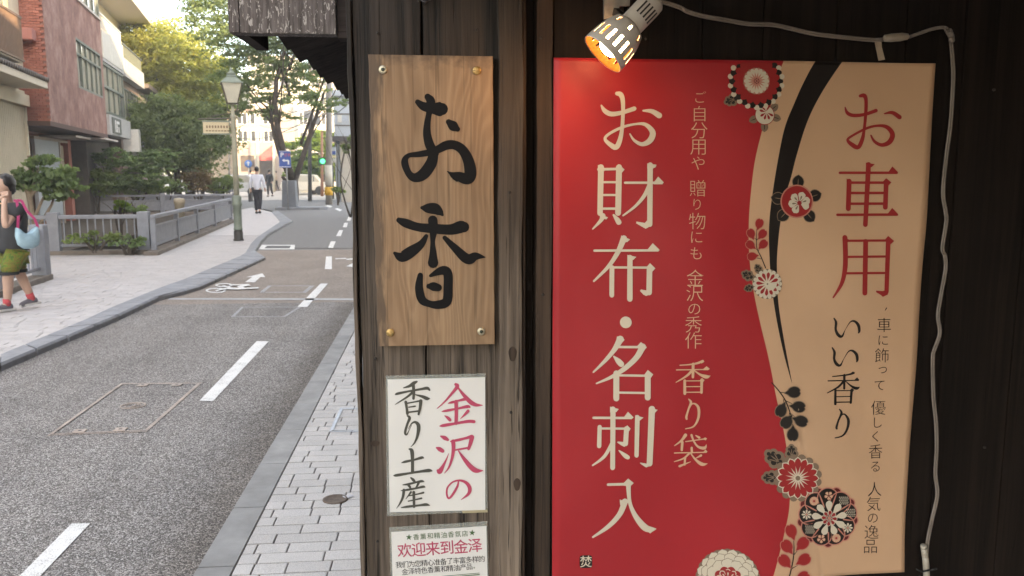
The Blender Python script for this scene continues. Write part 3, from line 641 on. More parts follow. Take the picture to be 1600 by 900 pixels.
def leafy(f, cx, cy, L, a, outline=I_TAUPE):
    """lobed chrysanthemum leaf with pale veins"""
    for k, (u, v, r) in enumerate(((-.3, 0, .22), (-.05, .2, .2), (-.05, -.2, .2), (.15, 0, .26), (.25, .17, .16), (.25, -.17, .16), (.42, 0, .15))):
        f.disc(outline, cx+L*(u*cos(a)-v*sin(a)), cy+L*(u*sin(a)+v*cos(a)), L*(r+.05), 10)
    for k, (u, v, r) in enumerate(((-.25, 0, .14), (-.02, .17, .13), (-.02, -.17, .13), (.15, 0, .2), (.25, .14, .1), (.25, -.14, .1), (.4, 0, .09))):
        f.disc(I_BLK, cx+L*(u*cos(a)-v*sin(a)), cy+L*(u*sin(a)+v*cos(a)), L*r, 10)
    for v in (-.18, 0, .18): f.petal(outline, cx-L*.2*cos(a), cy-L*.2*sin(a), 0, L*.5, L*.05, a+v*2.2, .5)
f = Flower('flower_print'); c = (1179, 127.5)
leafy(f, 1141, 157, 22, 2.8)
for i in range(18):
    a = 2*pi*(i+.5)/18; p = (c[0]+41*cos(a), c[1]+41*sin(a))
    if p[1] > 98.5: f.petal(I_BLK, *c, 30, 43, 11, 2*pi*i/18, .5) if c[1]+43*sin(2*pi*i/18) > 98 else None; f.disc(I_PALE, p[0], p[1], 4.3, 10)
for i in range(18):
    a = 2*pi*i/18
    if c[1]+38*sin(a) > 97.5: f.petal(I_BLK, *c, 26, 39.5, 10, a, .5)
for i in range(18):
    a = 2*pi*(i+.5)/18; R = 38
    if c[1]+R*sin(a) < 96.5: R = (96.5-c[1])/sin(a)
    f.petal(I_RED, *c, 12, R, 13.5, a, .6)
f.disc(I_RED, *c, 29); f.scallop(I_TAUPE, *c, 21.3, 16, .07); f.scallop(I_SALMON, *c, 20.6, 16, .07)
f.rosette(I_PALE, *c, 6, 20.5, 6.6, 16); f.disc(I_SALMON, *c, 5.5, 14)
for i in range(8): f.disc(I_WINE, c[0]+3.6*cos(i*pi/4), c[1]+3.6*sin(i*pi/4), 1.1, 6)
f.disc(I_WINE, *c, 1.4, 8); f.build()
f = Flower('bud_print'); c = (1192, 180)
for a in (-1.85, -.65, .25, 1.6, 2.75): f.petal(I_TAUPE, *c, 8, 27, 12, a, .5); f.petal(I_BLK, *c, 12, 24, 1.2, a, .5)
f.disc(I_RED, *c, 15.7); f.disc(I_PALE, *c, 14.6); f.petal(I_RED, c[0]+1, c[1]-4, 2, 17, 3, -1.0, .5)
for a in (-2.2, -2.85, 2.6, 1.9, 1.2, .5): f.petal(I_RED, c[0]+3, c[1]-4, 1, 12, 3.8, a)
f.build()
f = Flower('camellia_print'); c = (1243, 314.5)
for a in (-1.5, -.3, .85, 2.35, 3.3): f.petal(I_TAUPE, *c, 16, 42, 20, a, .5); f.petal(I_BLK, *c, 17, 41, 17.5, a, .5); f.petal(I_TAUPE, *c, 22, 36, 1.4, a, .5)
f.disc(I_SALMON, *c, 26.2); f.disc(I_RED, *c, 24)
c2 = (1247, 317)
for a in (-2.3, -1.25, -.3, 2.1, 3.05): f.petal(I_PALE, *c2, 0, 18, 12, a, .8)
f.petal(I_PALE, *c2, 0, 17, 11, .45, .8)
for a in (-2.3, -1.25, -.3, 2.1, 3.05): f.petal(I_TAUPE, *c2, 3, 12, 2.6, a, .8)
f.disc(I_RED, *c2, 3.6, 12); f.build()
def heart(f, mat, cx, cy, L, a, ed=None):
    for m_, k_ in (((ed, 1.14),) if ed else ()) + ((mat, 1),):
        P = []
        for i in range(20):
            u = 2*pi*i/20; x = L/2*k_*(-cos(u)*.98 - .16*cos(2*u)); y = L*.40*k_*sin(u)*(1-.28*cos(u)*-1)
            if i == 0: x -= L*.24      # notch of the petal tip
            if i == 10: x -= L*.08
            P.append((cx+x*cos(a)-y*sin(a), cy+x*sin(a)+y*cos(a)))
        f.put(m_, P)
def spray(name, mat, stem, leaves, L, ed=None, smat=I_BLK):
    f = Flower(name); pr = Print()
    for s_ in stem: pr.stroke(s_)
    pr.build('stem_print', smat, psurf, poster, .0008)
    f.l = 30
    for x, y, a in leaves: heart(f, mat, x, y, L, a, ed)
    f.build()
spray('leaf_spray_print', I_RED, [[(1194.7, 418, 1.6), (1187, 400, 1.4), (1181, 388, 1.2), (1180, 372, 1), (1180.2, 356, .6)], [(1187, 404, 1), (1178, 402, .6)], [(1182, 390, 1), (1175, 386, .6)], [(1180, 374, 1), (1175, 370, .5)], [(1180, 376, 1), (1184, 369, .5)], [(1183, 392, 1), (1186, 386, .5)]],
      [(1184, 347.5, -1.3), (1170, 363, -2.0), (1189.5, 364, -.9), (1168.5, 381, -2.5), (1191, 380, -.8), (1171, 400, 3.0)], 15, I_SALMON)
spray('leaf_spray_print', I_BLK, [[(1203.5, 596.5, 1.8), (1216, 611, 1.8), (1225, 625, 1.8), (1232, 644, 1.6), (1235.6, 664, .6)], [(1216, 611.5, 1.4), (1226, 611.5, .6)], [(1224, 624, 1.4), (1235, 629, .6)], [(1222, 622, 1.2), (1222, 632, .5)], [(1231, 643, 1.2), (1229.5, 652, .5)], [(1231, 643, 1.2), (1239, 649, .5)]],
      [(1238.6, 610.5, -.1), (1246, 633.5, .1), (1216.5, 641, 2.0), (1224.5, 659, 2.2), (1249.5, 656, .35), (1235, 678, 1.6)], 20, I_TAUPE)
spray('leaf_spray_print', I_RED, [[(1237, 838, .6), (1237.6, 855, 1.6), (1236, 872, 1.8), (1233, 886, 2), (1229, 903, 2.2)], [(1237, 864, 1.4), (1244, 856, .5)], [(1237, 863, 1.4), (1233, 858, .5)], [(1233.5, 885, 1.6), (1243, 880, .5)], [(1233, 886, 1.4), (1230, 882, .5)]],
      [(1232, 824.5, -1.9), (1224.5, 848, -2.2), (1252, 844, -.8), (1220.5, 870.5, -2.3), (1254.5, 869.5, -.5), (1252.5, 897, -.6)], 21, I_SALMON)
f = Flower('chrysanthemum_print'); c = (1196.8, 443)
leafy(f, 1167, 430, 20, 3.6); leafy(f, 1168.5, 449, 15, 2.9); leafy(f, 1183, 420, 15, -2.1)
f.scallop(I_TAUPE, *c, 23.6, 18, .09)
for i in range(18): f.disc(I_PALE, c[0]+20*cos(2*pi*i/18), c[1]+20*sin(2*pi*i/18), 3.3, 10)
f.disc(I_PALE, *c, 19.5); f.rosette(I_RED, *c, 4, 18.5, 5.2, 12, .1); f.disc(I_PALE, *c, 2.8, 10); f.disc(I_TAUPE, *c, 1.5, 8); f.build()
f = Flower('chrysanthemum_print'); c = (1243, 744)
leafy(f, 1210, 716, 34, 3.8); leafy(f, 1234, 706, 24, -1.6); leafy(f, 1203, 744, 26, 3.1)
for i in range(16): f.disc(I_TAUPE, c[0]+31*cos(2*pi*(i+.5)/16), c[1]+31*sin(2*pi*(i+.5)/16), 6.5, 12)
f.rosette(I_PALE, *c, 3, 33, 12.4, 16, 0, .9); f.disc(I_PALE, *c, 11)
f.rosette(I_RED, *c, 5, 31.4, 9.4, 16, 0, .9); f.disc(I_PALE, *c, 5, 14); f.disc(I_TAUPE, *c, 3.8, 12)
f.build()
f = Flower('patterned_flower_print'); c = (1290.4, 805)
for i in range(9): a = 2*pi*(i+.5)/9-.2; f.disc(I_SALMON, c[0]+41*cos(a), c[1]+41*sin(a), 8.2, 14); f.disc(I_WINE, c[0]+41*cos(a), c[1]+41*sin(a), 6.4, 12)
for i in range(9):
    a = 2*pi*i/9-.2; q = (c[0]+30*cos(a), c[1]+30*sin(a)); f.disc(I_SALMON, *q, 17, 22); f.disc(I_BLK, *q, 15.2, 22)
f.disc(I_BLK, *c, 26)
for i in range(9):
    a = 2*pi*(i+.5)/9-.2
    f.petal(I_SALMON, *c, 8, 42, 2.2, a, .5)
for i in range(9):
    a = 2*pi*i/9-.2; q = (c[0]+35*cos(a), c[1]+35*sin(a)); k = i % 4
    if k == 0:
        for u in range(-2, 3):
            for v_ in range(-2, 3): f.disc(I_PALE, q[0]+u*2.9+(v_ % 2)*1.3, q[1]+v_*2.6, .95, 6)
    elif k == 1: f.rosette(I_PALE, *q, 0, 8, 3, 8); f.disc(I_SALMON, *q, 1.6, 8)
    elif k == 2: f.disc(I_SALMON, *q, 7, 18); f.rosette(I_PEACH, *q, 1.5, 6.8, 2.4, 12); f.disc(I_RED, *q, 1.6, 8)
    else: f.rosette(I_SALMON, *q, 0, 7, 5, 5, .3, .9); f.rosette(I_PEACH, *q, 1, 6.2, 4, 5, .3, .9); f.disc(I_WINE, *q, 1.5, 8)
f.rosette(I_PALE, *c, 6, 28, 10.5, 9, -.2, .95)
f.rosette(I_PALE, *c, 1, 13, 7, 8, .1); f.rosette(I_RED, *c, 2.4, 12, 5, 8, .1); f.disc(I_SALMON, *c, 2.4, 10); f.build()
f = Flower('peony_print'); c = (1136, 906)
def cut(p): return p
f.scallop(I_TAUPE, *c, 50, 18, .06)
for ring, (R, r, n_) in enumerate(((41, 8.6, 18), (34, 9.8, 15), (25, 10.5, 12))):
    for i in range(n_):
        a = 2*pi*(i+.5*ring)/n_; f.petal(I_TAUPE, *c, R-16, R+r+.5, r*1.95, a, .9); f.petal(I_PALE, *c, R-16, R+r-.2, r*1.8, a, .9)
f.scallop(I_RED, *c, 23, 10, .12, .3); f.rosette(I_PALE, *c, 3, 19.5, 9, 10, -pi/2, .9); f.rosette(I_RED, *c, 4, 18, 6.6, 10, -pi/2, .9); f.rosette(I_PALE, *c, 6, 14, 2, 10, -pi/2, .9); f.disc(I_PALE, *c, 4, 12)
f.build()

# ================================================================ clip lamp
lampmat = plain('lamp_enamel', (.62, .55, .48), .35, .08, 8, spec=.5)
lin = plain('lamp_inner_gold', (.055, .022, .005), .8, .7, 420, spec=.03)
LY = WY - .17
rimc = W(941.6, 85, LY)
for d_ in range(-20, 40):      # tilt: the rim shows as a narrow ellipse
    jun = W(984, 41, LY+d_*.001)
    if (rimc-jun).normalized().dot((EYE-rimc).normalized()) > .27: break
axl = (jun - rimc).normalized()
lamp = empty('clip_lamp', jun, 'lit cream metal spotlight with slotted shade clipped above the poster corner', 'lamp')
Ls = (jun-rimc).length; RR = .047
u_ = axl.orthogonal().normalized(); x_ = axl.cross(u_)
# bell shade: quads with slots left open
NS = 96; profile = [(RR, 0), (RR*1.0, .006), (RR*.985, .018), (RR*.95, .036), (RR*.86, .056), (RR*.70, .074), (RR*.52, Ls-.003), (RR*.47, Ls)]
def shade_r(h):
    for (r0, h0), (r1, h1) in zip(profile, profile[1:]):
        if h <= h1: return r0+(r1-r0)*(h-h0)/(h1-h0)
    return profile[-1][0]
hs = [0, .003, .006, .010, .014, .020, .027, .034, .040, .046, .052, .058, .063, .068, .074, .080, Ls]
mb = MB(); vs = []; fs = []
for h in hs:
    for k in range(NS):
        a = 2*pi*k/NS; vs.append(rimc + axl*h + (u_*cos(a)+x_*sin(a))*shade_r(h))
for i in range(len(hs)-1):
    for k in range(NS):
        slot = .014 <= hs[i] < .040 and (k % 6) in (2, 3)
        hole = .058 <= hs[i] < .068 and (k % 12) in (2, 3)
        if slot or hole: continue
        a = i*NS+k; b_ = i*NS+(k+1) % NS; fs.append((a, b_, b_+NS, a+NS))
mb.add(vs, fs, 0, True); o = mb.build('shade', [lampmat, lin], lamp)
so_ = o.modifiers.new('thick', 'SOLIDIFY'); so_.thickness = .0012; so_.offset = -1; so_.material_offset = 1; so_.material_offset_rim = 0
mb = MB(); end = jun + axl*.072
mb.lathe([(.0235, -.004), (.0245, 0), (.0245, .055), (.0235, .066), (.019, .072), (.0, .074)], jun, 32, 0, axl); sk = mb.build('socket_housing', lampmat, lamp)
cv = (EYE-jun).normalized(); cv = (cv - axl*cv.dot(axl)).normalized(); sd_ = axl.cross(cv)
for j in range(5):
    a = (j-2)*.33+.25; d_ = cv*cos(a)+sd_*sin(a); p = jun+d_*.0247
    mb = MB(); mb.bar(p+axl*.022, p+axl*.050, .0032, .0014, 0, d_); mb.build('vent_slot', ink('vent_dark', (.03, .02, .015)), sk)
m, t, b = newmat('bulb_glow'); em = t.nodes.new('ShaderNodeEmission'); em.inputs[0].default_value = (1, .57, .26, 1); em.inputs[1].default_value = 18; t.links.new(em.outputs[0], t.nodes['Material Output'].inputs[0])
mb = MB(); mb.lathe([(.0, .006), (.014, .008), (.023, .015), (.0275, .026), (.027, .036), (.02, .055), (.013, .07), (.012, Ls)], rimc, 24, 0, axl); mb.build('bulb', m, lamp)
steel = plain('galvanised', (.34, .31, .28), .45, .25, 60, metal=.5)
j2 = W(962, 18, LY+.05); top = W(960, -40, WY-.02)
mb = MB(); mb.bar(jun+axl*.004+Vector((-.01, .01, .01)), j2, .012, .014); mb.build('knuckle', ink('black_knob', (.02, .016, .014)), lamp)
mb = MB(); a_ = W(955, 30, LY+.06); mb.bar(a_, W(955, -45, LY+.06), .010, .030, 0, (1, 0, 0)); mb.bar(W(975, 10, LY+.06), W(975, -45, LY+.06), .008, .022, 0, (1, 0, 0)); mb.bar(W(964, -35, LY+.05), W(964, -35, WY), .03, .02); mb.build('clip', steel, lamp)

# ================================================================ cable, inline switch, tape
cabm = plain('white_cable', (.21, .17, .14), .45, .2, 20)
cab = empty('power_cable', W(1487, 60, WY-.01), 'thin white power cable strung above the poster and down its right side', 'cable')
path = [(1020, -2), (1040, 3), (1062, 10), (1075, 17), (1100, 24), (1135, 30), (1170, 36), (1205, 37), (1235, 43), (1270, 51), (1320, 57), (1365, 61), (1382, 60)]
def cpath(P, Y): return [W(x, y, Y+.002*sin(i*1.3)) for i, (x, y) in enumerate(catmull(P, 5))]
mb = MB(); mb.tube(cpath(path, WY-.02), .0027, 8); mb.tube([p+Vector((0, -.0005, -.0042)) for p in cpath(path, WY-.02)], .0027, 8); mb.build('cable_run', cabm, cab)
mb = MB(); mb.tube(cpath([(1420, 57), (1440, 50), (1458, 44), (1474, 42), (1481, 45), (1486, 55), (1488, 70), (1491, 115), (1489, 160), (1486, 200), (1480, 245), (1475, 300), (1479, 330), (1480, 347), (1474, 387), (1478, 400), (1479, 420), (1472, 460), (1467, 493), (1470, 520), (1462, 545), (1459, 560), (1460, 620), (1464, 660), (1465, 700), (1463, 740), (1466, 773), (1457, 815), (1450, 853), (1447, 900), (1446, 960)], WY-.008), .0024, 8)
q = cpath([(1420, 59), (1440, 52), (1458, 46), (1474, 44), (1478, 49), (1483, 58), (1485, 70), (1488, 115), (1486, 160), (1483, 200), (1477, 245), (1472, 300), (1476, 330), (1477, 347), (1471, 387), (1475, 400), (1476, 420), (1469, 460), (1464, 493), (1467, 520), (1459, 545), (1456, 560), (1457, 620), (1461, 660), (1462, 700), (1460, 740), (1463, 773), (1454, 815), (1447, 853), (1444, 900), (1443, 960)], WY-.0085)
mb.tube(q, .0024, 8); mb.build('cable_run', cabm, cab)
mb = MB(); a = W(1380, 60, WY-.022); b_ = W(1420, 57, WY-.022); mb.tube([a, a.lerp(b_, .06), a.lerp(b_, .3), a.lerp(b_, .7), a.lerp(b_, .94), b_], [.003, .0075, .009, .009, .007, .003], 12); mb.build('inline_switch', plain('switch_plastic', (.32, .26, .2), .35, .1), cab)
mb = MB(); mb.tube(cpath([(1483, 48), (1486, 56), (1487, 64)], WY-.012), .0062, 10); mb.build('cable_clip', cabm, cab)
mb = MB(); mb.tube(cpath([(1443, 853), (1445, 866), (1447, 885), (1449, 930)], WY-.014), .0075, 10); mb.build('cable_sleeve', plain('sleeve', (.42, .37, .3), .4, .1), cab)
mb = MB(); mb.tube(cpath([(1432, 889), (1440, 893), (1452, 891), (1463, 889)], WY-.024), .0022, 6); mb.build('cable_tie', ink('tie_black', (.02, .02, .02)), cab)
mb = MB(); q0 = [W(1366, 61, WY-.02), W(1377, 60, WY-.022), W(1378, 74, WY-.018), W(1383, 93, WY-.02), W(1373, 95, WY-.014), W(1369, 76, WY-.013)]; mb.add(q0+[p+Vector((0, .0012, 0)) for p in q0], [(5,4,3,2), (5,2,1,0), (6,7,8,11), (8,9,10,11)] + [(i, (i+1) % 6, (i+1) % 6+6, i+6) for i in range(6)]); tg = mb.build('tape_tag', plain('masking_tape', (.3, .22, .15), .6, .2), None, W(1373, 75, WY-.02)); tag(tg, 'small beige tape tag hanging from the white cable beside the switch', 'tape tag')
# ================================================================ ground: road, pavements, kerbs
def struct(o): o['kind'] = 'structure'; return o
m, t, b = newmat('asphalt'); M['asph'] = m
v = coords(t); vo = N(t, 'ShaderNodeTexVoronoi', Scale=150.0); t.links.new(v, vo.inputs['Vector']); hs_ = t.nodes.new('ShaderNodeSeparateColor'); t.links.new(vo.outputs['Color'], hs_.inputs[0])
a1 = ramp(t, hs_.outputs[0], [(.0, (.13, .12, .113)), (.4, (.24, .222, .21)), (.65, (.40, .376, .355)), (.85, (.60, .57, .54)), (1, (.75, .72, .69))])
n2 = noise(t, v, 1.3, 6, .6); a1 = mix(t, .6, a1, ramp(t, n2, [(.3, (.76, .74, .73)), (.7, (1.2, 1.18, 1.16))]), 'MULTIPLY')
sx2 = t.nodes.new('ShaderNodeSeparateXYZ'); t.links.new(v, sx2.inputs[0]); trk = noise(t, coords(t, (1, .06, 1)), 2.2, 4, .6); a1 = mix(t, .5, a1, ramp(t, trk, [(.35, (.78, .77, .76)), (.65, (1.2, 1.19, 1.17))]), 'MULTIPLY')
spot = noise(t, v, 5.5, 5, .7); a1 = mix(t, .7, a1, ramp(t, spot, [(.26, (.45, .44, .43)), (.36, (1, 1, 1))]), 'MULTIPLY')
edge = ramp(t, vo.outputs['Distance'], [(.0, (1, 1, 1)), (.5, (.35, .35, .35))]); a1 = mix(t, .6, a1, edge, 'MULTIPLY')
gx = t.nodes.new('ShaderNodeMapRange'); t.links.new(math_(t, 'ADD', sx2.outputs[0], math_(t, 'MULTIPLY', spot, .35)), gx.inputs[0]); gx.inputs[1].default_value = -1.12; gx.inputs[2].default_value = -.86
a1 = mix(t, gx.outputs[0], a1, mix(t, 1.0, a1, (.62, .59, .56), 'MULTIPLY'))   # grit and damp dirt along the gutter
# beyond the joint the carriageway is an older, browner mix
sp = t.nodes.new('ShaderNodeSeparateXYZ'); t.links.new(v, sp.inputs[0])
far = math_(t, 'GREATER_THAN', sp.outputs[1], 10.45)
vb2 = N(t, 'ShaderNodeTexVoronoi', Scale=120.0); t.links.new(v, vb2.inputs['Vector']); h2 = t.nodes.new('ShaderNodeSeparateColor'); t.links.new(vb2.outputs['Color'], h2.inputs[0])
a2 = ramp(t, h2.outputs[0], [(.0, (.18, .148, .125)), (.6, (.29, .242, .205)), (1, (.42, .37, .32))]); a2 = mix(t, .6, a2, ramp(t, n2, [(.3, (.8, .8, .8)), (.7, (1.15, 1.15, 1.15))]), 'MULTIPLY')
far3 = math_(t, 'GREATER_THAN', sp.outputs[1], 17.6); a3 = ramp(t, h2.outputs[0], [(.0, (.14, .135, .13)), (.6, (.21, .205, .20)), (1, (.33, .32, .31))])
c = mix(t, far, a1, mix(t, far3, a2, a3)); t.links.new(c, b.inputs['Base Color']); b.inputs['Roughness'].default_value = .85; b.inputs['Specular IOR Level'].default_value = .25
bump(t, b, math_(t, 'SUBTRACT', 1.0, vo.outputs['Distance']), .7, .006)
M['kerbr'] = plain('kerb_concrete', (.25, .245, .235), .8, .22, 5, bmp=.3, bscale=250, rnd=.1)
M['kerbl'] = plain('kerb_granite', (.24, .245, .26), .7, .18, 7, bmp=.2, bscale=200, rnd=.08)
M['joint'] = plain('paver_joint', (.11, .095, .085), .9, .3, 20)
def granite(name, col, rnd=.07):
    m, t, b = newmat(name); v = coords(t); n = noise(t, v, 260, 3, .7); n2 = noise(t, v, 3.5, 5, .6)
    c = ramp(t, n, [(.32, tuple(x*.62 for x in col)), (.5, col), (.7, tuple(min(1, x*1.25) for x in col))]); c = mix(t, .6, c, ramp(t, n2, [(.3, (.82, .82, .82)), (.7, (1.1, 1.1, 1.1))]), 'MULTIPLY')
    oi = t.nodes.new('ShaderNodeObjectInfo'); g = math_(t, 'MULTIPLY_ADD', oi.outputs['Random'], 2*rnd, 1-rnd); mm = t.nodes.new('ShaderNodeVectorMath'); mm.operation = 'SCALE'; t.links.new(c, mm.inputs[0]); t.links.new(g, mm.inputs['Scale'])
    t.links.new(mm.outputs[0], b.inputs['Base Color']); b.inputs['Roughness'].default_value = .75; bump(t, b, n, .25, .002); return m
M['pavr'] = granite('granite_paver', (.46, .435, .41)); M['pavl'] = granite('pale_paver', (.50, .47, .455), .06)
m, t, b = newmat('road_paint'); M['paint'] = m
v = coords(t); n = noise(t, v, 170, 3, .6); n2 = noise(t, v, 8, 4, .6); f = math_(t, 'ADD', math_(t, 'MULTIPLY', n, .7), math_(t, 'MULTIPLY', n2, .3))
t.links.new(ramp(t, f, [(.37, (.24, .22, .21)), (.44, (.66, .65, .62)), (.7, (.78, .77, .74))]), b.inputs['Base Color']); b.inputs['Roughness'].default_value = .7; bump(t, b, n, .4, .003)
M['far'] = plain('far_paving', (.42, .37, .31), .85, .12, 1.2)
M['soil'] = plain('soil', (.06, .045, .03), .95, .35, 3)
M['canal'] = plain('canal_wall', (.10, .08, .065), .9, .3, 2.5)

RZ = -.02
mb = MB(); mb.add([(-400, -60, -1.62), (400, -60, -1.62), (400, 900, -1.62), (-400, 900, -1.62)], [(0, 1, 2, 3)]); struct(mb.build('ground', M['soil'], None))
# road: stops at the canal side kerb, widens beyond
road_poly = [(-.99, -30), (-.99, 12), (-1.1, 16), (-1.4, 24), (-1.2, 30), (3, 34), (60, 40), (60, 56), (-60, 56), (-60, 36), (-9, 36), (-9.5, 32)]
pO = [(-220, 700), (0, 581), (187, 500), (250, 469.5), (290, 460), (314, 452.5), (337, 442), (415, 406), (399, 396), (408, 381), (418, 370), (440, 357), (457, 347.5), (445, 338.5), (434, 331)]
pI = [(-220, 655), (0, 555), (133, 500), (175, 480.5), (250, 450), (268, 443.5), (287, 437), (376, 400), (384, 395), (393, 380), (403, 370), (424, 356), (437.5, 346.8), (432, 340), (424, 331)]
KO = [G(*p, RZ) for p in pO]; KI = [G(*p, .04) for p in pI]
KO.insert(0, Vector((KO[0].x-.0, -20, RZ))); KI.insert(0, Vector((KI[0].x, -20, .04)))
left = [(p.x+.03, p.y) for p in KI]
mb = MB(); poly = road_poly[:7] + [(60, 50), (-60, 50), (-60, 38.5), (-10, 38.2), (-8.6, 36)] + [(p.x-.05, p.y) for p in reversed(KO)]
poly = [(-.99, -30), (-.99, 12), (-1.1, 16), (-1.35, 24), (-1.6, 30), (-.5, 36), (10, 40), (60, 44), (60, 50), (-60, 48), (-60, 37), (KO[-1].x-1, 37)] + [(p.x-.05, p.y) for p in reversed(KO)]
import bmesh
def sheet(name, poly, z, mat, depth=None):
    bm = bmesh.new(); f = bm.faces.new([bm.verts.new((x, y, z)) for x, y in poly]); f.normal_update()
    if f.normal.z < 0: f.normal_flip()
    if depth:
        r = bmesh.ops.extrude_face_region(bm, geom=[f]); vs = [g for g in r['geom'] if isinstance(g, bmesh.types.BMVert)]
        bmesh.ops.translate(bm, verts=list(f.verts), vec=(0, 0, -depth)); bmesh.ops.recalc_face_normals(bm, faces=bm.faces[:])
    bmesh.ops.triangulate(bm, faces=bm.faces[:]); me = bpy.data.meshes.new(name); bm.to_mesh(me); bm.free(); me.materials.append(mat)
    return struct(link(name, me))
road = sheet('road', poly, RZ, M['asph'])
square = sheet('far_pavement', [(-60, 47.9), (60, 49.9), (60, 120), (-60, 120)], -.012, M['far'])
rp = sheet('pavement', [(-.84, -30), (12, -30), (12, 1.92), (.2, 1.92), (-.08, 12), (-.3, 24), (-.5, 32), (3, 37), (60, 41), (60, 25), (70, 44), (-.3, 36.2), (-1.2, 30), (-1.15, 24), (-.93, 16), (-.84, 12)][:0] or [(-.84, -30), (9, -30), (9, 1.9), (3, 1.9), (3, 30), (60, 34), (60, 43.6), (10, 39.6), (-.45, 35.6), (-1.45, 30), (-1.2, 24), (-.95, 16), (-.84, 12)], -.007, M['joint'])
sheet('pavement', [(.13, -20), (1.5, -20), (1.5, 1.85), (.13, 1.85)], .001, M['pavr'])  # unseen pale floor added to bounce light up onto the lower poster
kr = struct(bpy.data.objects.new('kerb', None)); COL.objects.link(kr)
y = -1.0+.045
for i in range(46):
    yc = y + .61*i
    if yc > 24: break
    x0 = -.912 - max(0, yc-12)*.028
    piece('kerb_stone', M['kerbr'], (x0, yc+.3, -.062), (.146, .602, .124), 0, kr, .012)
# pavers, right
def bricks(x0, x1, y0, y1, z, mat, parent, row, lens, gap, inside, cap, h=.06, rot=0.0, near=None, xr=None):
    n = 0; rows_ = int((y1-y0)/row); stuff = []
    R = Matrix.Rotation(rot, 3, 'Z'); c0 = Vector(((x0+x1)/2, (y0+y1)/2, 0))
    cand = []
    for r in range(rows_):
        y = y0 + row*(r+.5); x = x0 - random.random()*lens[0]
        while x < x1:
            L = random.choice(lens); a = x; b_ = x+L; x += L
            if xr: b_ = min(b_, xr(y))
            if b_-a < .013: continue
            p = R @ (Vector(((a+b_)/2, y, 0)) - c0) + c0
            if not inside(p.x, p.y): 
                a = max(a, x0); b_ = min(b_, x1)
                if b_-a < .04: continue
                p = R @ (Vector(((a+b_)/2, y, 0)) - c0) + c0; 
                if not inside(p.x, p.y): continue
            a = max(a, x0); b_ = min(b_, x1)
            if b_-a < .013: continue
            p = R @ (Vector(((a+b_)/2, y, 0)) - c0) + c0
            cand.append((p.x, p.y, b_-a-gap))
    cand.sort(key=lambda q: (0 if near(q) else 1, q[1]))
    mb = MB()
    for i, (px, py, L) in enumerate(cand):
        dz = random.uniform(-.0015, .0015)
        if i < cap and near((px, py, L)): 
            o = piece('paver', mat, (px, py, z-h/2+dz), (L, row-gap, h), rot, parent, .02)
        else: mb.box((px-L/2, py-(row-gap)/2, z-h+dz), (px+L/2, py+(row-gap)/2, z+dz), 0, rot, (px, py))
    if mb.v: o = mb.build('paver_field', mat, parent); o['kind'] = 'stuff'
bricks(-.835, .12, 2.2, 15, .0, M['pavr'], rp, .0935, [.135, .18, .27, .2], .007, lambda x, y: True, 290, near=lambda q: 2.9 < q[1] < 8.2 and q[0] < -.1-(q[1]-3)*.05)
# left pavement
F1a = G(66, 437, .04); F1b = G(0, 459.5, .04); F1b = F1a + (F1b-F1a)*5
F2a = G(228, 395.5, .04); F2b = G(88, 398, .04); F2b = F2a + (F2b-F2a)*1.9
F3a = G(238, 398.5, .04); F3b = G(362, 346.5, .04)
F4a = G(140, 337, .04); F4b = G(372, 333, .04); F5a = G(205, 324.2, .04); F5b = G(372, 323.8, .04)
Lp = [(p.x, p.y) for p in KI]
lpoly = Lp + [(-8.0, 37.5), (F3b.x-1.7, 33), (F3b.x-1.3, F3b.y+.4), (F3b.x-.1, F3b.y+.35), (F3a.x-.1, F3a.y+.1), (F2b.x-5, F2b.y+.2), (F1a.x-7.6, F1a.y-.02), (F1a.x+.02, F1a.y-.02), (F1b.x+.02, F1b.y), (F1b.x+.1, -20)]
lp = sheet('pavement', lpoly, .033, M['joint'], 1.3)
def inpoly(x, y, P=lpoly):
    r = False; j = len(P)-1
    for i in range(len(P)):
        if (P[i][1] > y) != (P[j][1] > y) and x < (P[j][0]-P[i][0])*(y-P[i][1])/(P[j][1]-P[i][1])+P[i][0]: r = not r
        j = i
    return r
ins = lambda x, y: inpoly(x-.06, y)
def kerb_x(y):
    for (x0, y0), (x1, y1) in zip(Lp, Lp[1:]):
        if y0 <= y <= y1: return x0+(x1-x0)*(y-y0)/max(1e-6, y1-y0)+.035
    return 9
def vis(q): d = (Vector((q[0], q[1], .04))-EYE); l = CM.transposed() @ d; return l.z < 0 and -820/1300 < l.x/-l.z
bricks(-8.0, -1.9, 5.5, 21, .04, M['pavl'], lp, .11, [.225, .2, .225, .24], .006, lambda x, y: ins(x, y), 280, near=lambda q: vis(q) and q[1] < 12, h=.05, xr=kerb_x)
lin_ = [q for q in lpoly if q[1] > 21.0]
fa = F3a.lerp(F3b, (21.0-F3a.y)/(F3b.y-F3a.y)); ki = [i for i in range(len(Lp)-1) if Lp[i][1] <= 21.0 < Lp[i+1][1]][0]; u_k = (21.0-Lp[ki][1])/(Lp[ki+1][1]-Lp[ki][1])
fl_ = sheet('far_left_pavement', [(Lp[ki][0]+(Lp[ki+1][0]-Lp[ki][0])*u_k, 21.0)] + [q for q in Lp[ki+1:]] + [(-8.0, 37.4), (F3b.x-1.69, 33), (F3b.x-1.29, F3b.y+.41), (F3b.x-.09, F3b.y+.36), (fa.x-.05, 21.0)], .0375, M['pavl'])
kl = struct(bpy.data.objects.new('kerb', None)); COL.objects.link(kl)
def along(P, s):
    for a, b_ in zip(P, P[1:]):
        L = (b_-a).length
        if s <= L: return a.lerp(b_, s/L)
        s -= L
    return P[-1]
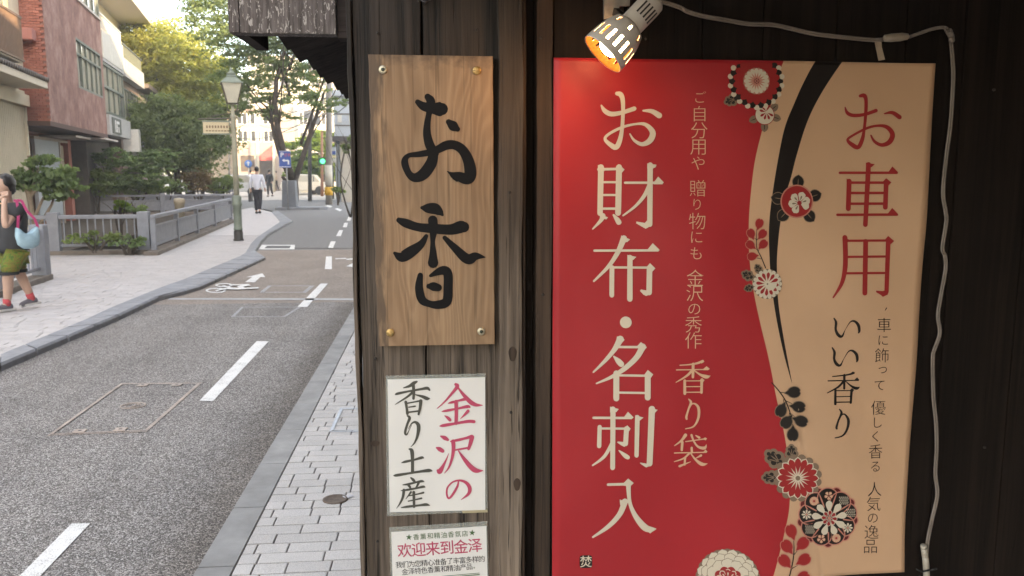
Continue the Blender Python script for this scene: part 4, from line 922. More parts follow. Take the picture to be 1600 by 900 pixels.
for i in range(len(KO)-1):   # a few stones per stretch
    L = (KO[i+1]-KO[i]).length; n = max(1, round(L/.62)) if i else 6
    if i == 0: a0, a1_, b0, b1 = KO[0].lerp(KO[1], .8), KO[1], KI[0].lerp(KI[1], .8), KI[1]
    else: a0, a1_, b0, b1 = KO[i], KO[i+1], KI[i], KI[i+1]
    for j in range(n):
        u0 = j/n + .008; u1 = (j+1)/n - .008
        p = [a0.lerp(a1_, u0), a0.lerp(a1_, u1), b0.lerp(b1, u1), b0.lerp(b1, u0)]
        mb = MB(); zt = .046; cc = sum(p, Vector())/4
        o0 = [Vector((q.x, q.y, RZ-.05)) for q in p]; tp = [Vector((p[0].x, p[0].y, zt-.012)), Vector((p[1].x, p[1].y, zt-.012)), Vector((p[2].x, p[2].y, zt)), Vector((p[3].x, p[3].y, zt))]
        ch = [tp[0].lerp(tp[3], .08), tp[1].lerp(tp[2], .08)]; ch[0].z = ch[1].z = zt
        tp[0].z = tp[1].z = zt-.02
        mb.add(o0+tp+ch, [(0, 1, 5, 4), (4, 5, 9, 8), (8, 9, 6, 7), (1, 2, 6, 9, 5), (3, 0, 4, 8, 7), (2, 3, 7, 6)]); mb.build('kerb_stone', M['kerbl'], kl, cc)
# bank beyond the canal, canal bed
sheet('garden_bank', [(-8.0, 27.9), (-7.6, F2b.y+.3), (-30, F2b.y+.3), (-30, 60), (-10.5, 60), (-8.6, 38), (-8.1, 34), (-7.9, 28.6)], -.03, M['soil'], 1.4)
sheet('garden_bank', [(-8.1, 11.9), (-30, 11.9), (-30, -20), (-8.1, -20)], -.03, M['soil'], 1.4)
m, t, b = newmat('water'); b.inputs['Base Color'].default_value = (.03, .035, .03, 1); b.inputs['Roughness'].default_value = .08; bump(t, b, noise(t, coords(t), 4, 4, .6), .2, .02)
mb = MB(); mb.add([(-9, -20, -1.2), (-5, -20, -1.2), (-5, 36, -1.2), (-9, 36, -1.2)], [(0, 1, 2, 3)]); struct(mb.build('canal_water', m))

# markings: painted sheets on the road, each proud of it
PZ = RZ+.004
def mark(name, pts, mat=None, z=PZ, par=road):
    mb = MB(); pts = [Vector((p.x, p.y, z)) for p in pts]
    a = sum(pts[i].x*pts[(i+1) % len(pts)].y - pts[(i+1) % len(pts)].x*pts[i].y for i in range(len(pts)))
    if a < 0: pts = pts[::-1]
    mb.add(pts, [tuple(range(len(pts)))]); return mb.build(name, mat or M['paint'], par)
GP = lambda L: [G(x, y, PZ) for x, y in L]
for q in ([(141, 817.5), (112, 818), (-20, 950), (15, 950)], [(420, 533), (401, 533), (311.5, 626), (333, 626.5)], [(512.5, 443), (501, 443), (464.5, 479.5), (480, 479.5)], [(518.5, 400.5), (509.5, 400.5), (507.5, 420.5), (518.5, 420.5)],
          [(524.5, 377), (517, 377), (512, 388.5), (520, 388.5)], [(536, 359.5), (530, 359.5), (525, 369), (532.5, 369)], [(543.5, 348), (538, 348), (535.5, 355), (542, 355)], [(549.5, 338.5), (544.5, 338.5), (541.5, 345), (547.5, 345)],
          [(535, 328), (527, 325), (523, 326.5), (531, 330)], [(520, 322.5), (512, 320.5), (508, 322), (516, 324)], [(473, 323), (465, 322), (463, 324), (474, 326)]):
    mark('lane_dash', GP(q))
mark('arrow', GP([(383, 440.5), (394, 433), (384.5, 433), (410, 427), (414.5, 433), (407, 432.8), (398, 441)]))
mark('arrow', GP([(549, 417), (541, 416), (556, 409), (562, 417), (554, 419)]))
def ringmark(cx, cy, rx, ry, wd, n=20):
    for i in range(n):
        a0 = 2*pi*i/n; a1 = 2*pi*(i+1)/n
        yield GP([(cx+rx*cos(a0), cy+ry*sin(a0)), (cx+rx*cos(a1), cy+ry*sin(a1)), (cx+(rx-wd)*cos(a1), cy+(ry-wd*.42)*sin(a1)), (cx+(rx-wd)*cos(a0), cy+(ry-wd*.42)*sin(a0))])
mb = MB(); k = 0
for cx, cy, rx, ry in ((337, 454, 16, 3.8), (350, 446.5, 14, 3)):
    for q in ringmark(cx, cy, rx, ry, 3.6): mb.add([(p.x, p.y, PZ+k*.0003) for p in q], [(0, 1, 2, 3)]); k += 1
for l in ([(336, 455), (352, 451), (352, 452.8), (338, 456.5)], [(350, 447), (364, 451), (360, 452), (346, 448)], [(352, 451), (385, 451), (404, 450), (404, 451.8), (372, 453.6), (352, 453)], [(358, 445.5), (388, 445.3), (392, 447), (380, 449.5), (384, 452), (375, 452), (370, 449), (376, 447.2), (358, 447)]):
    mb.add([(p.x, p.y, PZ+k*.0003) for p in GP(l)], [tuple(range(len(l)))[::-1]]); k += 1
mb.build('bicycle_symbol', M['paint'], road)
mb = MB(); k = 0
for l in ([(541, 404.5), (556, 403), (570, 403), (570, 405.5), (556, 405.5), (541, 406)], [(524, 403.5), (541, 403), (541, 404.5), (524, 405)]): mb.add([(p.x, p.y, PZ+k*.0003) for p in GP(l)], [tuple(range(len(l)))[::-1]]); k += 1
mb.build('bicycle_symbol', M['paint'], road)
metal = plain('worn_steel', (.33, .32, .33), .45, .25, 12, metal=.55); rust = plain('rusty_steel', (.38, .31, .26), .6, .3, 8, metal=.3)
mark('expansion_joint', GP([(266, 465.6), (560, 466.3), (560, 469), (262, 468)]), plain('joint_strip', (.34, .335, .33), .6, .15))
m_ = mark('expansion_joint', GP([(415, 387.0), (560, 387.4), (560, 388.6), (415, 388.4)]), M['joint'])
mb = MB()
for l in ([(409, 382.5), (461, 382.5), (460.5, 384), (411, 384)], [(405, 388), (460, 388), (460, 389.6), (404.5, 389.6)], [(409, 382.5), (418, 383.5), (412, 389), (404.5, 389.6)], [(455, 383), (461, 382.5), (460, 389.6), (452, 389)]):
    mb.add([(p.x, p.y, PZ) for p in GP(l)], [(3, 2, 1, 0)])
for i in range(len(mb.v)): mb.v[i] = (mb.v[i][0], mb.v[i][1], PZ + .0004*(i//4))
dg_ = mb.build('drain_grate', M['paint'], None, (mb.v[0][0], mb.v[0][1], 0)); mb = MB(); mb.add([(p.x, p.y, PZ-.0015) for p in GP([(412, 384.2), (457, 384.2), (456, 387.8), (408, 387.8)])], [(3, 2, 1, 0)]); mb.build('grate_bars', plain('grate_dark', (.06, .06, .06), .7, .4, 80), dg_)
tag(dg_, 'pale framed drain grate set in the road near the kerb bend', 'drain cover')
def frame(name, label, px4, wd, mat, circle=None, tabs=False, z=PZ):
    P = [G(x, y, z) for x, y in px4]; c = sum(P, Vector())/4; r = empty(name, (c.x, c.y, RZ), label, 'manhole cover'); mb = MB(); k = 0
    for off in (0, wd*1.7):
        Q = [p + (c-p).normalized()*off*1.3 for p in P]
        for i in range(4):
            a, b_ = Q[i], Q[(i+1) % 4]; n = (b_-a).normalized(); nn = Vector((-n.y, n.x, 0))*wd/2
            mb.add([a-nn-n*wd/2, b_-nn+n*wd/2, b_+nn+n*wd/2, a+nn-n*wd/2] if (b_-a).cross(Vector((0, 0, 1))).length else [], [(0, 1, 2, 3)])
            for q in range(4): v_ = mb.v[-1-q]; mb.v[-1-q] = (v_[0], v_[1], z + .0003*k)
            k += 1
    fr = mb.build('frame', mat, r)
    if circle:
        cx, cy, rad = circle; g = G(cx, cy, z); mb = MB(); mb.lathe([(rad, 0), (rad, .002), (rad*.86, .002), (rad*.86, 0)], (g.x, g.y, z-.001), 28, caps=False); kd = mb.build('keyhole_disc', rust, r)
        mb = MB(); mb.lathe([(rad*.66, 0), (rad*.66, .0015), (rad*.56, .0015), (rad*.56, 0)], (g.x, g.y, z-.001), 28, caps=False); mb.build('inner_ring', rust, kd)
        mb = MB(); mb.bar((g.x-rad*.1, g.y-rad*.5, z+.0012), (g.x+rad*.4, g.y+rad*.3, z+.0012), .014, .002); mb.build('keyhole_bar', rust, kd)
    if tabs:
        for i in (0, 2):
            for u in (.25, .72):
                p = P[i].lerp(P[(i+1) % 4], u); q = p + (c-p)*.10; mb = MB(); mb.box((q.x-.035, q.y-.03, z+.0005), (q.x+.035, q.y+.03, z+.0035)); tb = mb.build('lug', mat, r)
                mb = MB(); mb.box((q.x-.01, q.y-.008, z+.004), (q.x+.01, q.y+.008, z+.005)); mb.build('lug_hole', ink('hole', (.02, .02, .02)), tb)
    return r
frame('manhole_cover', 'large asphalt filled rectangular manhole cover with round keyhole disc in near lane', [(76, 680), (228, 674), (314, 598), (190, 599)], .012, rust, (208, 633.5, .085), True)
frame('manhole_cover', 'rectangular manhole cover just before the pale joint across the road', [(362, 495), (445, 495), (470, 479.5), (378, 480)], .012, metal)
frame('manhole_cover', 'sunken brown cover with two steel side bars beside the bicycle mark', [(407, 457), (477, 457), (490, 446.5), (420, 446.5)], .02, metal)
r = frame('manhole_cover', 'square steel framed cover inlaid with pavers beside the shop corner', [(516, 674), (575, 674), (575, 637.5), (533, 637.5)], .012, plain('blue_steel', (.26, .28, .31), .4, .2, 20, metal=.6), z=.003)
g = G(524, 780, .002); vc = empty('valve_cover', (g.x, g.y, 0), 'small round rusty valve cover sunk in the pavers by the kerb', 'valve cover')
mb = MB(); mb.lathe([(.062, -.01), (.062, .003), (.052, .0045), (.046, .002), (0, .003)], (g.x, g.y, .001), 28); mb.build('lid', plain('valve_iron', (.10, .07, .05), .7, .4, 40, metal=.3), vc)
mb = MB(); mb.add([(g.x+.03, g.y+.03, .0046), (g.x+.07, g.y+.05, .0046), (g.x+.09, g.y+.03, .0046), (g.x+.05, g.y-.0, .0046)], [(3, 2, 1, 0)]); mb.build('hinge', metal, vc)

# ================================================================ foliage
def leafmat(name, dark, light, trans=.35):
    m, t, b = newmat(name); v = coords(t); n = noise(t, v, 1.6, 3, .6); n2 = noise(t, v, 14, 2, .6)
    f = math_(t, 'ADD', math_(t, 'MULTIPLY', n, .6), math_(t, 'MULTIPLY', n2, .4)); c = ramp(t, f, [(.35, dark), (.65, light)])
    t.links.new(c, b.inputs['Base Color']); b.inputs['Roughness'].default_value = .6; b.inputs['Specular IOR Level'].default_value = .3
    tr = t.nodes.new('ShaderNodeBsdfTranslucent'); t.links.new(mix(t, 1.0, c, (1.3, 1.35, .6), 'MULTIPLY'), tr.inputs[0])
    ms = t.nodes.new('ShaderNodeMixShader'); ms.inputs[0].default_value = trans; t.links.new(b.outputs[0], ms.inputs[1]); t.links.new(tr.outputs[0], ms.inputs[2]); t.links.new(ms.outputs[0], t.nodes['Material Output'].inputs[0]); return m
L_Z = leafmat('zelkova_leaf', (.10, .15, .07), (.24, .31, .12)); L_W = leafmat('plane_leaf', (.17, .20, .05), (.46, .46, .14), .5); L_D = leafmat('dark_leaf', (.08, .115, .05), (.24, .30, .14))
L_B = leafmat('shrub_leaf', (.10, .14, .05), (.24, .31, .11)); L_F = leafmat('far_leaf', (.08, .14, .02), (.2, .28, .05), .5); L_C = leafmat('camellia_leaf', (.08, .13, .055), (.25, .34, .15), .3)
L_R = leafmat('russet_leaf', (.10, .06, .035), (.18, .13, .06))
BARK = plain('bark', (.075, .06, .048), .9, .35, 9, bmp=.6, bscale=40)
rng = np.random.default_rng(3)
def leaves(blobs, size, flat=.5, aspect=1.8, droop=0):
    """blobs: (cx,cy,cz,rx,ry,rz,count,sprays) -> quads grouped in sprays so gaps and clumps read"""
    out = []
    for cx, cy, cz, rx, ry, rz, n, ns in blobs:
        d = rng.normal(size=(ns, 3)); d /= np.linalg.norm(d, axis=1)[:, None]; r = rng.uniform(.3, 1.0, (ns, 1))**.5*rng.uniform(.75, 1.35, (ns, 1))
        S = d*r*np.array([rx, ry, rz]) + np.array([cx, cy, cz]); sr = np.array([rx, ry, rz]).mean()*rng.uniform(.18, .4, ns)
        idx = rng.integers(0, ns, n); off = rng.normal(size=(n, 3))*np.array([1, 1, flat*.5])*sr[idx][:, None]*.55
        if droop: off[:, 2] -= np.abs(rng.normal(size=n))*droop*sr[idx]
        P = S[idx] + off
        a = rng.normal(size=(n, 3)); a[:, 2] *= flat; a /= np.linalg.norm(a, axis=1)[:, None]; 
        if droop: a[:, 2] -= droop; a /= np.linalg.norm(a, axis=1)[:, None]
        b_ = np.cross(a, rng.normal(size=(n, 3))); b_ /= np.linalg.norm(b_, axis=1)[:, None]
        s = size*rng.uniform(.6, 1.3, (n, 1)); a *= s*.5*aspect; b_ *= s*.5
        out.append(np.stack([P-a, P-b_*.9, P+a, P+b_*.9], axis=1))
    return np.concatenate(out)
def limb(mb, a, b_, r0, r1, bend=.12, n=6):
    a = Vector(a); b_ = Vector(b_); L = (b_-a).length; o = Vector((random.uniform(-1, 1), random.uniform(-1, 1), random.uniform(0, .6)))*bend*L
    pts = [a.lerp(b_, i/n) + o*sin(pi*i/n) for i in range(n+1)]; mb.tube(pts, [r0+(r1-r0)*i/n for i in range(n+1)], 7); return pts
def plant(name, label, cat, base, limbs, blobs, size, mat, flat=.5, aspect=1.8, droop=0, group=None, bark=None, extra=None, stem='trunk', crown='crown'):
    r = empty(name, base, label, cat, group); mb = MB()
    for a, b_, r0, r1 in limbs:
        pts = limb(mb, a, b_, r0, r1)
        if r1 > .012 and extra != 0:
            for k in range(3): q = pts[2+k]; e = Vector(b_) + Vector((random.uniform(-1, 1), random.uniform(-1, 1), random.uniform(-.1, .6)))*(Vector(b_)-Vector(a)).length*.35; limb(mb, q, e, r1*.8, r1*.25, .1, 4)
    if limbs: mb.build(stem, bark or BARK, r)
    quads(crown, leaves(blobs, size, flat, aspect, droop), mat, r); return r
def at(px, py, Y): return W(px, py, Y)
def blob(px, py, Y, rpx, rpy, n, ns, ry=None):
    p = at(px, py, Y); k = Y/1300; return (p.x, p.y, p.z, rpx*k, (ry or rpx*.8)*k, rpy*k, n, ns)
# central zelkova with several stems by the planter
Y = 37.5; bs = at(455, 322, Y); bs.z = 0
fork = at(456, 268, Y)
lim = [((bs.x, bs.y, 0), tuple(at(457, 283, Y)), .30, .24), (tuple(at(457, 284, Y)), tuple(at(422, 150, Y)), .14, .05), (tuple(at(458, 284, Y)), tuple(at(452, 60, Y)), .17, .05), (tuple(at(460, 284, Y)), tuple(at(508, 140, Y-.5)), .14, .045),
       (tuple(at(470, 225, Y)), tuple(at(520, 75, Y+.5)), .07, .03), (tuple(at(453, 150, Y)), tuple(at(400, 70, Y)), .06, .02), (tuple(at(430, 180, Y)), tuple(at(385, 130, Y)), .05, .02), (tuple(at(453, 110, Y)), tuple(at(480, 20, Y)), .05, .02), (tuple(at(452, 90, Y)), tuple(at(380, 0, Y)), .05, .02)]
bl = [blob(395, 105, Y, 52, 24, 4200, 60), blob(430, 75, Y, 44, 28, 3800, 60), blob(380, 60, Y, 56, 28, 4600, 70), blob(345, 25, Y, 58, 32, 5200, 70), blob(410, 20, Y, 60, 34, 5200, 80), blob(470, 60, Y, 50, 28, 4200, 60), blob(500, 105, Y, 44, 22, 3200, 46),
      blob(508, 158, Y-.5, 40, 11, 1500, 24), blob(410, 165, Y, 46, 12, 1500, 26), blob(445, 150, Y+1, 40, 14, 1100, 24), blob(370, 130, Y+.5, 40, 18, 2400, 34), blob(520, 60, Y, 38, 28, 3200, 40), blob(470, 15, Y, 55, 32, 4600, 60), blob(330, -25, Y, 55, 32, 4200, 50), blob(430, 182, Y, 28, 7, 600, 12), blob(360, 165, Y, 22, 10, 600, 12), blob(470, 125, Y, 30, 14, 1200, 20)]
plant('zelkova_tree', 'tall thin stemmed zelkova with layered sprays behind the grey stone planter', 'tree', (bs.x, bs.y, 0), lim, [q[:5]+(q[5]*1.25, int(q[6]*.7), q[7]) for q in bl], .085, L_Z, flat=.6)
# big left trees
def tree(px, Y, base_py, blobs, size, mat, label, tr=.28, **k):
    b0 = at(px, base_py, Y); x, y = b0.x, b0.y; top = at(blobs[0][0], blobs[0][1], Y); lim = [((x, y, -.05), (x*.5+top.x*.5, y, top.z*.55), tr, tr*.6)]
    for q in blobs: lim.append(((x*.7+top.x*.3, y, top.z*.42), tuple(at(q[0], q[1]+q[3]*.3, Y)), tr*.45, tr*.12))
    return plant('street_tree', label, 'tree', (x, y, 0), lim, [blob(q[0], q[1], Y+q[6] if len(q) > 6 else Y, q[2], q[3], q[4], q[5]) for q in blobs], size, mat, **k)
tree(300, 46, 312, [(255, 75, 66, 40, 9000, 120), (295, 100, 60, 38, 8500, 110), (222, 62, 42, 30, 5000, 70), (330, 130, 44, 28, 5000, 60), (240, 120, 58, 30, 6500, 80), (285, 155, 62, 28, 6500, 80), (205, 110, 30, 30, 3000, 40)], .11, L_W, 'sunlit yellow green broad tree rising behind the dark drooping one', droop=.35)
tree(277, 38, 322, [(270, 185, 62, 32, 8500, 110), (302, 215, 50, 32, 6500, 80), (245, 200, 44, 30, 5200, 70), (262, 235, 54, 24, 5200, 60), (318, 180, 36, 24, 3600, 40), (300, 245, 36, 20, 2600, 30), (235, 165, 34, 24, 3000, 40)], .09, L_D, 'dark drooping tree standing behind the canal railings left of the lamp', droop=.75, tr=.2)
# canal side shrubs
def bush(name, px, py, Y, rx, rz, n, label, mat=L_B, size=.07, ns=22, group=None, flat=.8, trunk=None):
    p = at(px, py, Y); k = Y/1300; lim = []
    for i in range(4): a = i*1.57+.4; lim.append(((p.x, p.y, -.05), (p.x+rx*k*.5*cos(a), p.y+rx*k*.3*sin(a), p.z+rz*k*.3), .035, .015))
    return plant(name, label, 'shrub', (p.x, p.y, 0), lim, [(p.x, p.y, p.z, rx*k, rx*k*.8, rz*k, n, ns)], size, mat, flat=flat, group=group, stem='stem', crown='foliage')
Y = 17.5; b0 = at(50, 345, Y)
plant('camellia_bush', 'glossy camellia bush with a forked pale trunk behind the walking woman', 'shrub', (b0.x, b0.y, 0), [((b0.x, b0.y, -.1), tuple(at(45, 300, Y)), .07, .05), (tuple(at(47, 312, Y)), tuple(at(72, 285, Y)), .045, .02), (tuple(at(46, 315, Y)), tuple(at(30, 280, Y)), .04, .02), (tuple(at(47, 305, Y)), tuple(at(60, 262, Y)), .035, .015)],
      [blob(62, 287, Y, 26, 14, 1100, 34), blob(38, 276, Y, 20, 13, 700, 24), blob(86, 272, Y, 22, 13, 800, 26), blob(70, 252, Y, 15, 10, 420, 14), blob(106, 290, Y, 16, 12, 520, 16), blob(92, 306, Y, 22, 7, 420, 14), blob(112, 268, Y, 10, 8, 180, 7), blob(48, 260, Y, 12, 7, 260, 8)], .075, L_C, flat=.9, aspect=1.6, bark=plain('pale_bark', (.28, .22, .16), .8, .2), stem='trunk')
bush('round_shrub', 150, 284, 31, 30, 19, 5200, 'dense rounded dark green shrub near the brick building', L_B, .065, 70)
Y = 31.5
b0 = at(182, 312, Y)
plant('dogwood_tree', 'small spreading dogwood with layered pale green leaves over the railings', 'tree', (b0.x, b0.y, 0), [((b0.x, b0.y, -.05), tuple(at(183, 265, Y)), .04, .03), (tuple(at(183, 275, Y)), tuple(at(240, 255, Y)), .03, .012), (tuple(at(183, 270, Y)), tuple(at(165, 245, Y)), .025, .01), (tuple(at(200, 270, Y)), tuple(at(255, 275, Y)), .02, .01)],
      [blob(175, 247, Y, 30, 14, 2200, 40), blob(205, 260, Y, 36, 16, 3000, 50), blob(235, 252, Y, 30, 13, 2200, 36), blob(256, 240, Y, 20, 8, 900, 18), blob(225, 280, Y, 30, 14, 2200, 36), blob(192, 284, Y, 30, 14, 2000, 36)], .06, L_C, flat=.4, bark=plain('grey_bark', (.3, .27, .24), .8, .2))
bush('low_shrub', 215, 294, 32, 38, 12, 3600, 'low spreading shrub under the small dogwood', L_B, .05, 60)
bush('low_shrub', 252, 291, 33, 32, 11, 2600, 'low hedge clump at the foot of the dark drooping tree', L_D, .06, 50)
p_ = bush('clipped_ball_shrub', 308, 282, 34, 19, 17, 4200, 'clipped ball shrub with russet front beside the dark hedge', L_R, .045, 90)
bush('hedge_clump', 344, 288, 38, 27, 13, 4200, 'dark green hedge clump directly left of the lamp post', L_B, .055, 90)
bush('canal_plant', 186, 322, 21, 14, 7, 700, 'bright green plant in a pot row seen between the railings', L_F, .07, 10)
bush('canal_plant', 216, 326, 21, 16, 5, 500, 'low green plant under the middle railing', L_C, .07, 10)
bush('weed_clump', 150, 372, 16.4, 40, 8, 500, 'weeds growing in the canal behind the near railing bars', L_B, .06, 16)
bush('weed_clump', 200, 378, 16.2, 26, 7, 350, 'weeds at the foot of the wide square railing post', L_C, .05, 10)
# sunlit trees of the square, far
tree(490, 62, 300, [(490, 245, 38, 30, 5600, 60), (475, 265, 26, 24, 2600, 36), (508, 265, 28, 22, 2800, 36), (500, 222, 26, 18, 2000, 26)], .16, L_F, 'bright sunlit tree across the junction right of the parking sign', tr=.2)
bush('far_shrub', 545, 225, 30, 10, 18, 900, 'dark shrub hanging at the right edge beside the shop corner', L_D, .08, 10)

# ================================================================ railings of the canal bridges
CON = plain('painted_concrete', (.25, .26, .29), .75, .12, 8, bmp=.2, bscale=90)
CON2 = plain('concrete_base', (.20, .17, .145), .9, .3, 4, bmp=.4, bscale=50)
def railing(label, P, posts, h=.76, kind='bars', base=True, w=.09, first_w=None, nb=9):
    """P: (start, end) ground points; posts: list of (u, width)"""
    a, b_ = Vector((*P[0], .04)), Vector((*P[1], .04)); d = (b_-a); L = d.length; d.normalize(); ang = atan2(d.y, d.x)
    r = empty('railing', (a+b_)/2, label, 'railing', 'grey railings along the canal')
    def bx(name, u0, u1, hw, z0, z1, mat=CON, bev=.006, side=0, par=r):
        c = a.lerp(b_, (u0+u1)/2); mb = MB(); mb.box((c.x-L*(u1-u0)/2, c.y-hw+side, z0), (c.x+L*(u1-u0)/2, c.y+hw+side, z1), 0, ang, (c.x, c.y)); return mb.build(name, mat, par, (c.x, c.y, .04), bev)
    if base: bx('base_kerb', -.01, 1.01, .13, -.6, .115, CON2, .01)
    us = [u for u, _ in posts]
    bx('top_rail', us[0], us[-1], .05, h-.03, h+.045, CON, .012)
    for u, pw in posts:
        hh = h+.10 if pw > .14 else h+.0
        bx('post', u-pw/2/L, u+pw/2/L, pw/2 if pw > .14 else .048, .11, hh-.032 if pw <= .14 else hh, CON, .012)
    for (u0, w0), (u1, w1) in zip(posts, posts[1:]):
        s0 = u0+w0/2/L; s1 = u1-w1/2/L
        bx('bottom_rail', s0, s1, .028, .19, .235)
        if kind == 'bars':
            for k in range(nb):
                u = s0+(s1-s0)*(k+.5)/nb; bx('bar', u-.011/L, u+.011/L, .011, .235, h-.03, bev=0)
        else:
            bx('middle_rail', s0, s1, .028, h-.19, h-.15); bx('infill_panel', s0, s1, .010, .235, h-.19, bev=0)
    return r
railing('grey railing with wide end post directly beside the walking woman', ((F1a.x, F1a.y), (F1b.x, F1b.y)), [(0.0, .2), (.2, .11), (.4, .11), (.6, .11), (.8, .11), (.98, .2)], .74)
railing('grey barred railing facing the road, ending at the wide square post', ((F2a.x, F2a.y), (F2b.x, F2b.y)), [(.0, .21), (.527, .2), (.98, .2)], .74, nb=10)
railing('panelled grey railing running from the wide post to the lamp post', ((F3a.x, F3a.y), (F3b.x, F3b.y)), [(.018, .08), (.22, .1), (.44, .1), (.69, .1), (.99, .12)], .74, 'panel')
railing('long panelled grey railing across the far side of the canal', ((F4a.x, F4a.y), (F4b.x, F4b.y)), [(.01, .16), (.48, .16), (.98, .16)], .72, 'panel', w=.1)
railing('farthest grey railing in front of the dark hedges', ((F5a.x, F5a.y), (F5b.x, F5b.y)), [(.01, .12), (.35, .12), (.68, .12), (.98, .12)], .74, 'panel')
g = G(290, 371, .04); bo = empty('bollard', (g.x-.1, g.y, .04), 'short round topped beige bollard among the railings', 'bollard')
mb = MB(); mb.lathe([(.11, 0), (.11, .8), (.125, .81), (.125, .9), (.10, .93), (0, .94)], (g.x-.1, g.y, .04), 16); mb.build('shaft', plain('beige_stone', (.42, .36, .27), .8, .15), bo)
mb = MB(); mb.lathe([(.04, .935), (.03, .95), (0, .955)], (g.x-.1, g.y, .04), 12); mb.build('cap', CON, bo)

# ================================================================ street lamp with hanging name sign
LG = plain('lamp_green', (.20, .235, .19), .5, .15, 5, metal=.1); LC = plain('lamp_cream', (.40, .39, .30), .5, .12, 5)
g = G(373, 376, .04); lx, ly = g.x, g.y
sl = empty('street_lamp', (lx, ly, .04), 'pale green street lamp with square glass lantern beside the panelled railing', 'street lamp')
K = ly/1300
def zz_(py): return at(373, py, ly).z
mb = MB(); mb.lathe([(.115, 0), (.115, .03), (.10, .05), (.10, .2), (.085, .24)], (lx, ly, .04), 20); mb.build('foot', plain('dark_foot', (.05, .045, .04), .6, .3), sl)
mb = MB(); mb.lathe([(.098, .24), (.098, .28), (.09, .30), (.092, zz_(322)-.04), (.11, zz_(321)-.04), (.11, zz_(317)-.04), (.095, zz_(316)-.04), (.105, zz_(308)-.04), (.07, zz_(305)-.04)], (lx, ly, .04), 20); mb.build('base', LG, sl)
mb = MB(); mb.lathe([(.062, zz_(306)-.04), (.056, zz_(240)-.04), (.046, zz_(186)-.04), (.06, zz_(184)-.04), (.06, zz_(181)-.04), (.04, zz_(179)-.04), (.03, zz_(164)-.04)], (lx, ly, .04), 16); mb.build('shaft', LC, sl)
lb = zz_(161); lt = zz_(131)
def sq(mb, h0, r0, h1, r1, m=0):
    vs = []
    for h, r in ((h0, r0), (h1, r1)):
        for k in range(4): a = pi/4 + k*pi/2 + .25; vs.append((lx + r*cos(a), ly + r*sin(a), h))
    mb.add(vs, [(k, (k+1) % 4, (k+1) % 4+4, k+4) for k in range(4)] + [(3, 2, 1, 0), (4, 5, 6, 7)], m)
mb = MB(); sq(mb, lb, .15, lt, .30); mb.build('lantern_glass', plain('milk_glass', (.62, .60, .50), .3, .05), sl)
for k in range(4):
    a = pi/4+k*pi/2+.25; mb = MB(); mb.bar((lx+.152*cos(a), ly+.152*sin(a), lb-.01), (lx+.302*cos(a), ly+.302*sin(a), lt+.005), .02, .02); mb.build('lantern_bar', plain('bar_bronze', (.13, .12, .09), .6, .1) if k == 0 else bpy.data.materials['bar_bronze'], sl)
mb = MB(); sq(mb, lt, .34, lt+.03, .33); sq(mb, lt+.03, .31, lt+.15, .13); sq(mb, lt+.15, .15, lt+.19, .13); mb.lathe([(.09, 0), (.10, .03), (.05, .07), (.03, .10), (.035, .13), (.0, .17)], (lx, ly, lt+.19), 12); mb.build('lantern_roof', LG, sl)
mb = MB(); sq(mb, lb-.03, .13, lb, .17); 
for s_ in (-1, 1): mb.tube([(lx, ly, lb-.22), (lx+s_*.10, ly, lb-.16), (lx+s_*.12, ly, lb-.02)], .012, 6)
mb.build('lantern_bracket', bpy.data.materials['bar_bronze'], sl)
sg = at(337, 197, ly); ss = empty('street_name_sign', sg, 'small cream name plate hanging from the street lamp arm', 'sign')
mb = MB(); a = at(317, 190, ly); b_ = at(358, 209, ly); mb.box((a.x, ly-.02, b_.z), (b_.x, ly+.02, a.z)); mb.build('plate', plain('plate_cream', (.62, .52, .34), .5, .06), ss, None, .004)
mb = MB(); mb.box((a.x-.02, ly-.026, a.z-.01), (b_.x+.02, ly+.026, a.z+.025)); mb.box((a.x-.02, ly-.026, b_.z-.02), (b_.x+.02, ly+.026, b_.z+.01)); mb.build('plate_frame', LG, ss)
mb = MB(); q = at(309, 186, ly); mb.tube([(lx, ly, q.z+.02), (q.x, ly, q.z)], .016, 8); mb.tube([(lx, ly, q.z+.13), (lx-.35, ly, q.z+.09), (a.x+.1, ly, q.z+.03)], .010, 6); mb.build('arm', bpy.data.materials['bar_bronze'], ss)
mb = MB(); 
for i in range(9): x = a.x+.07+i*.062; mb.box((x, ly-.0235, a.z-.14), (x+.035, ly-.021, a.z-.085)); 
for i in range(9): x = a.x+.06+i*.066; mb.box((x, ly-.0235, a.z-.215), (x+.05, ly-.021, a.z-.19))
mb.build('worn_lettering', plain('worn_letter', (.22, .15, .09), .6, .3), ss)['kind'] = 'stuff'

# ================================================================ planter pillar and parking sign
g = G(452, 327, 0); pl = empty('stone_planter', (g.x, g.y, 0), 'tall grey tapered stone block on the traffic island before the tree', 'planter')
def tap(mb, cx, cy, z0, z1, a0, b0, a1, b1): mb.add([(cx-a0, cy-b0, z0), (cx+a0, cy-b0, z0), (cx+a0, cy+b0, z0), (cx-a0, cy+b0, z0), (cx-a1, cy-b1, z1), (cx+a1, cy-b1, z1), (cx+a1, cy+b1, z1), (cx-a1, cy+b1, z1)], [(0,3,2,1),(4,5,6,7),(0,1,5,4),(1,2,6,5),(2,3,7,6),(3,0,4,7)])
K = g.y/1300
mb = MB(); tap(mb, g.x, g.y+.3, .06, 1.22, 11*K, .3, 9.5*K, .28); mb.build('block', plain('grey_stone', (.17, .18, .20), .8, .12, 3), pl, None, .02)
mb = MB(); mb.prism([(g.x-.55, g.y-.25), (g.x+1.3, g.y-.1), (g.x+1.6, g.y+.3), (g.x+1.2, g.y+.8), (g.x-.6, g.y+.9)], -.03, .09); mb.build('island_kerb', M['kerbl'], pl, None, .02)
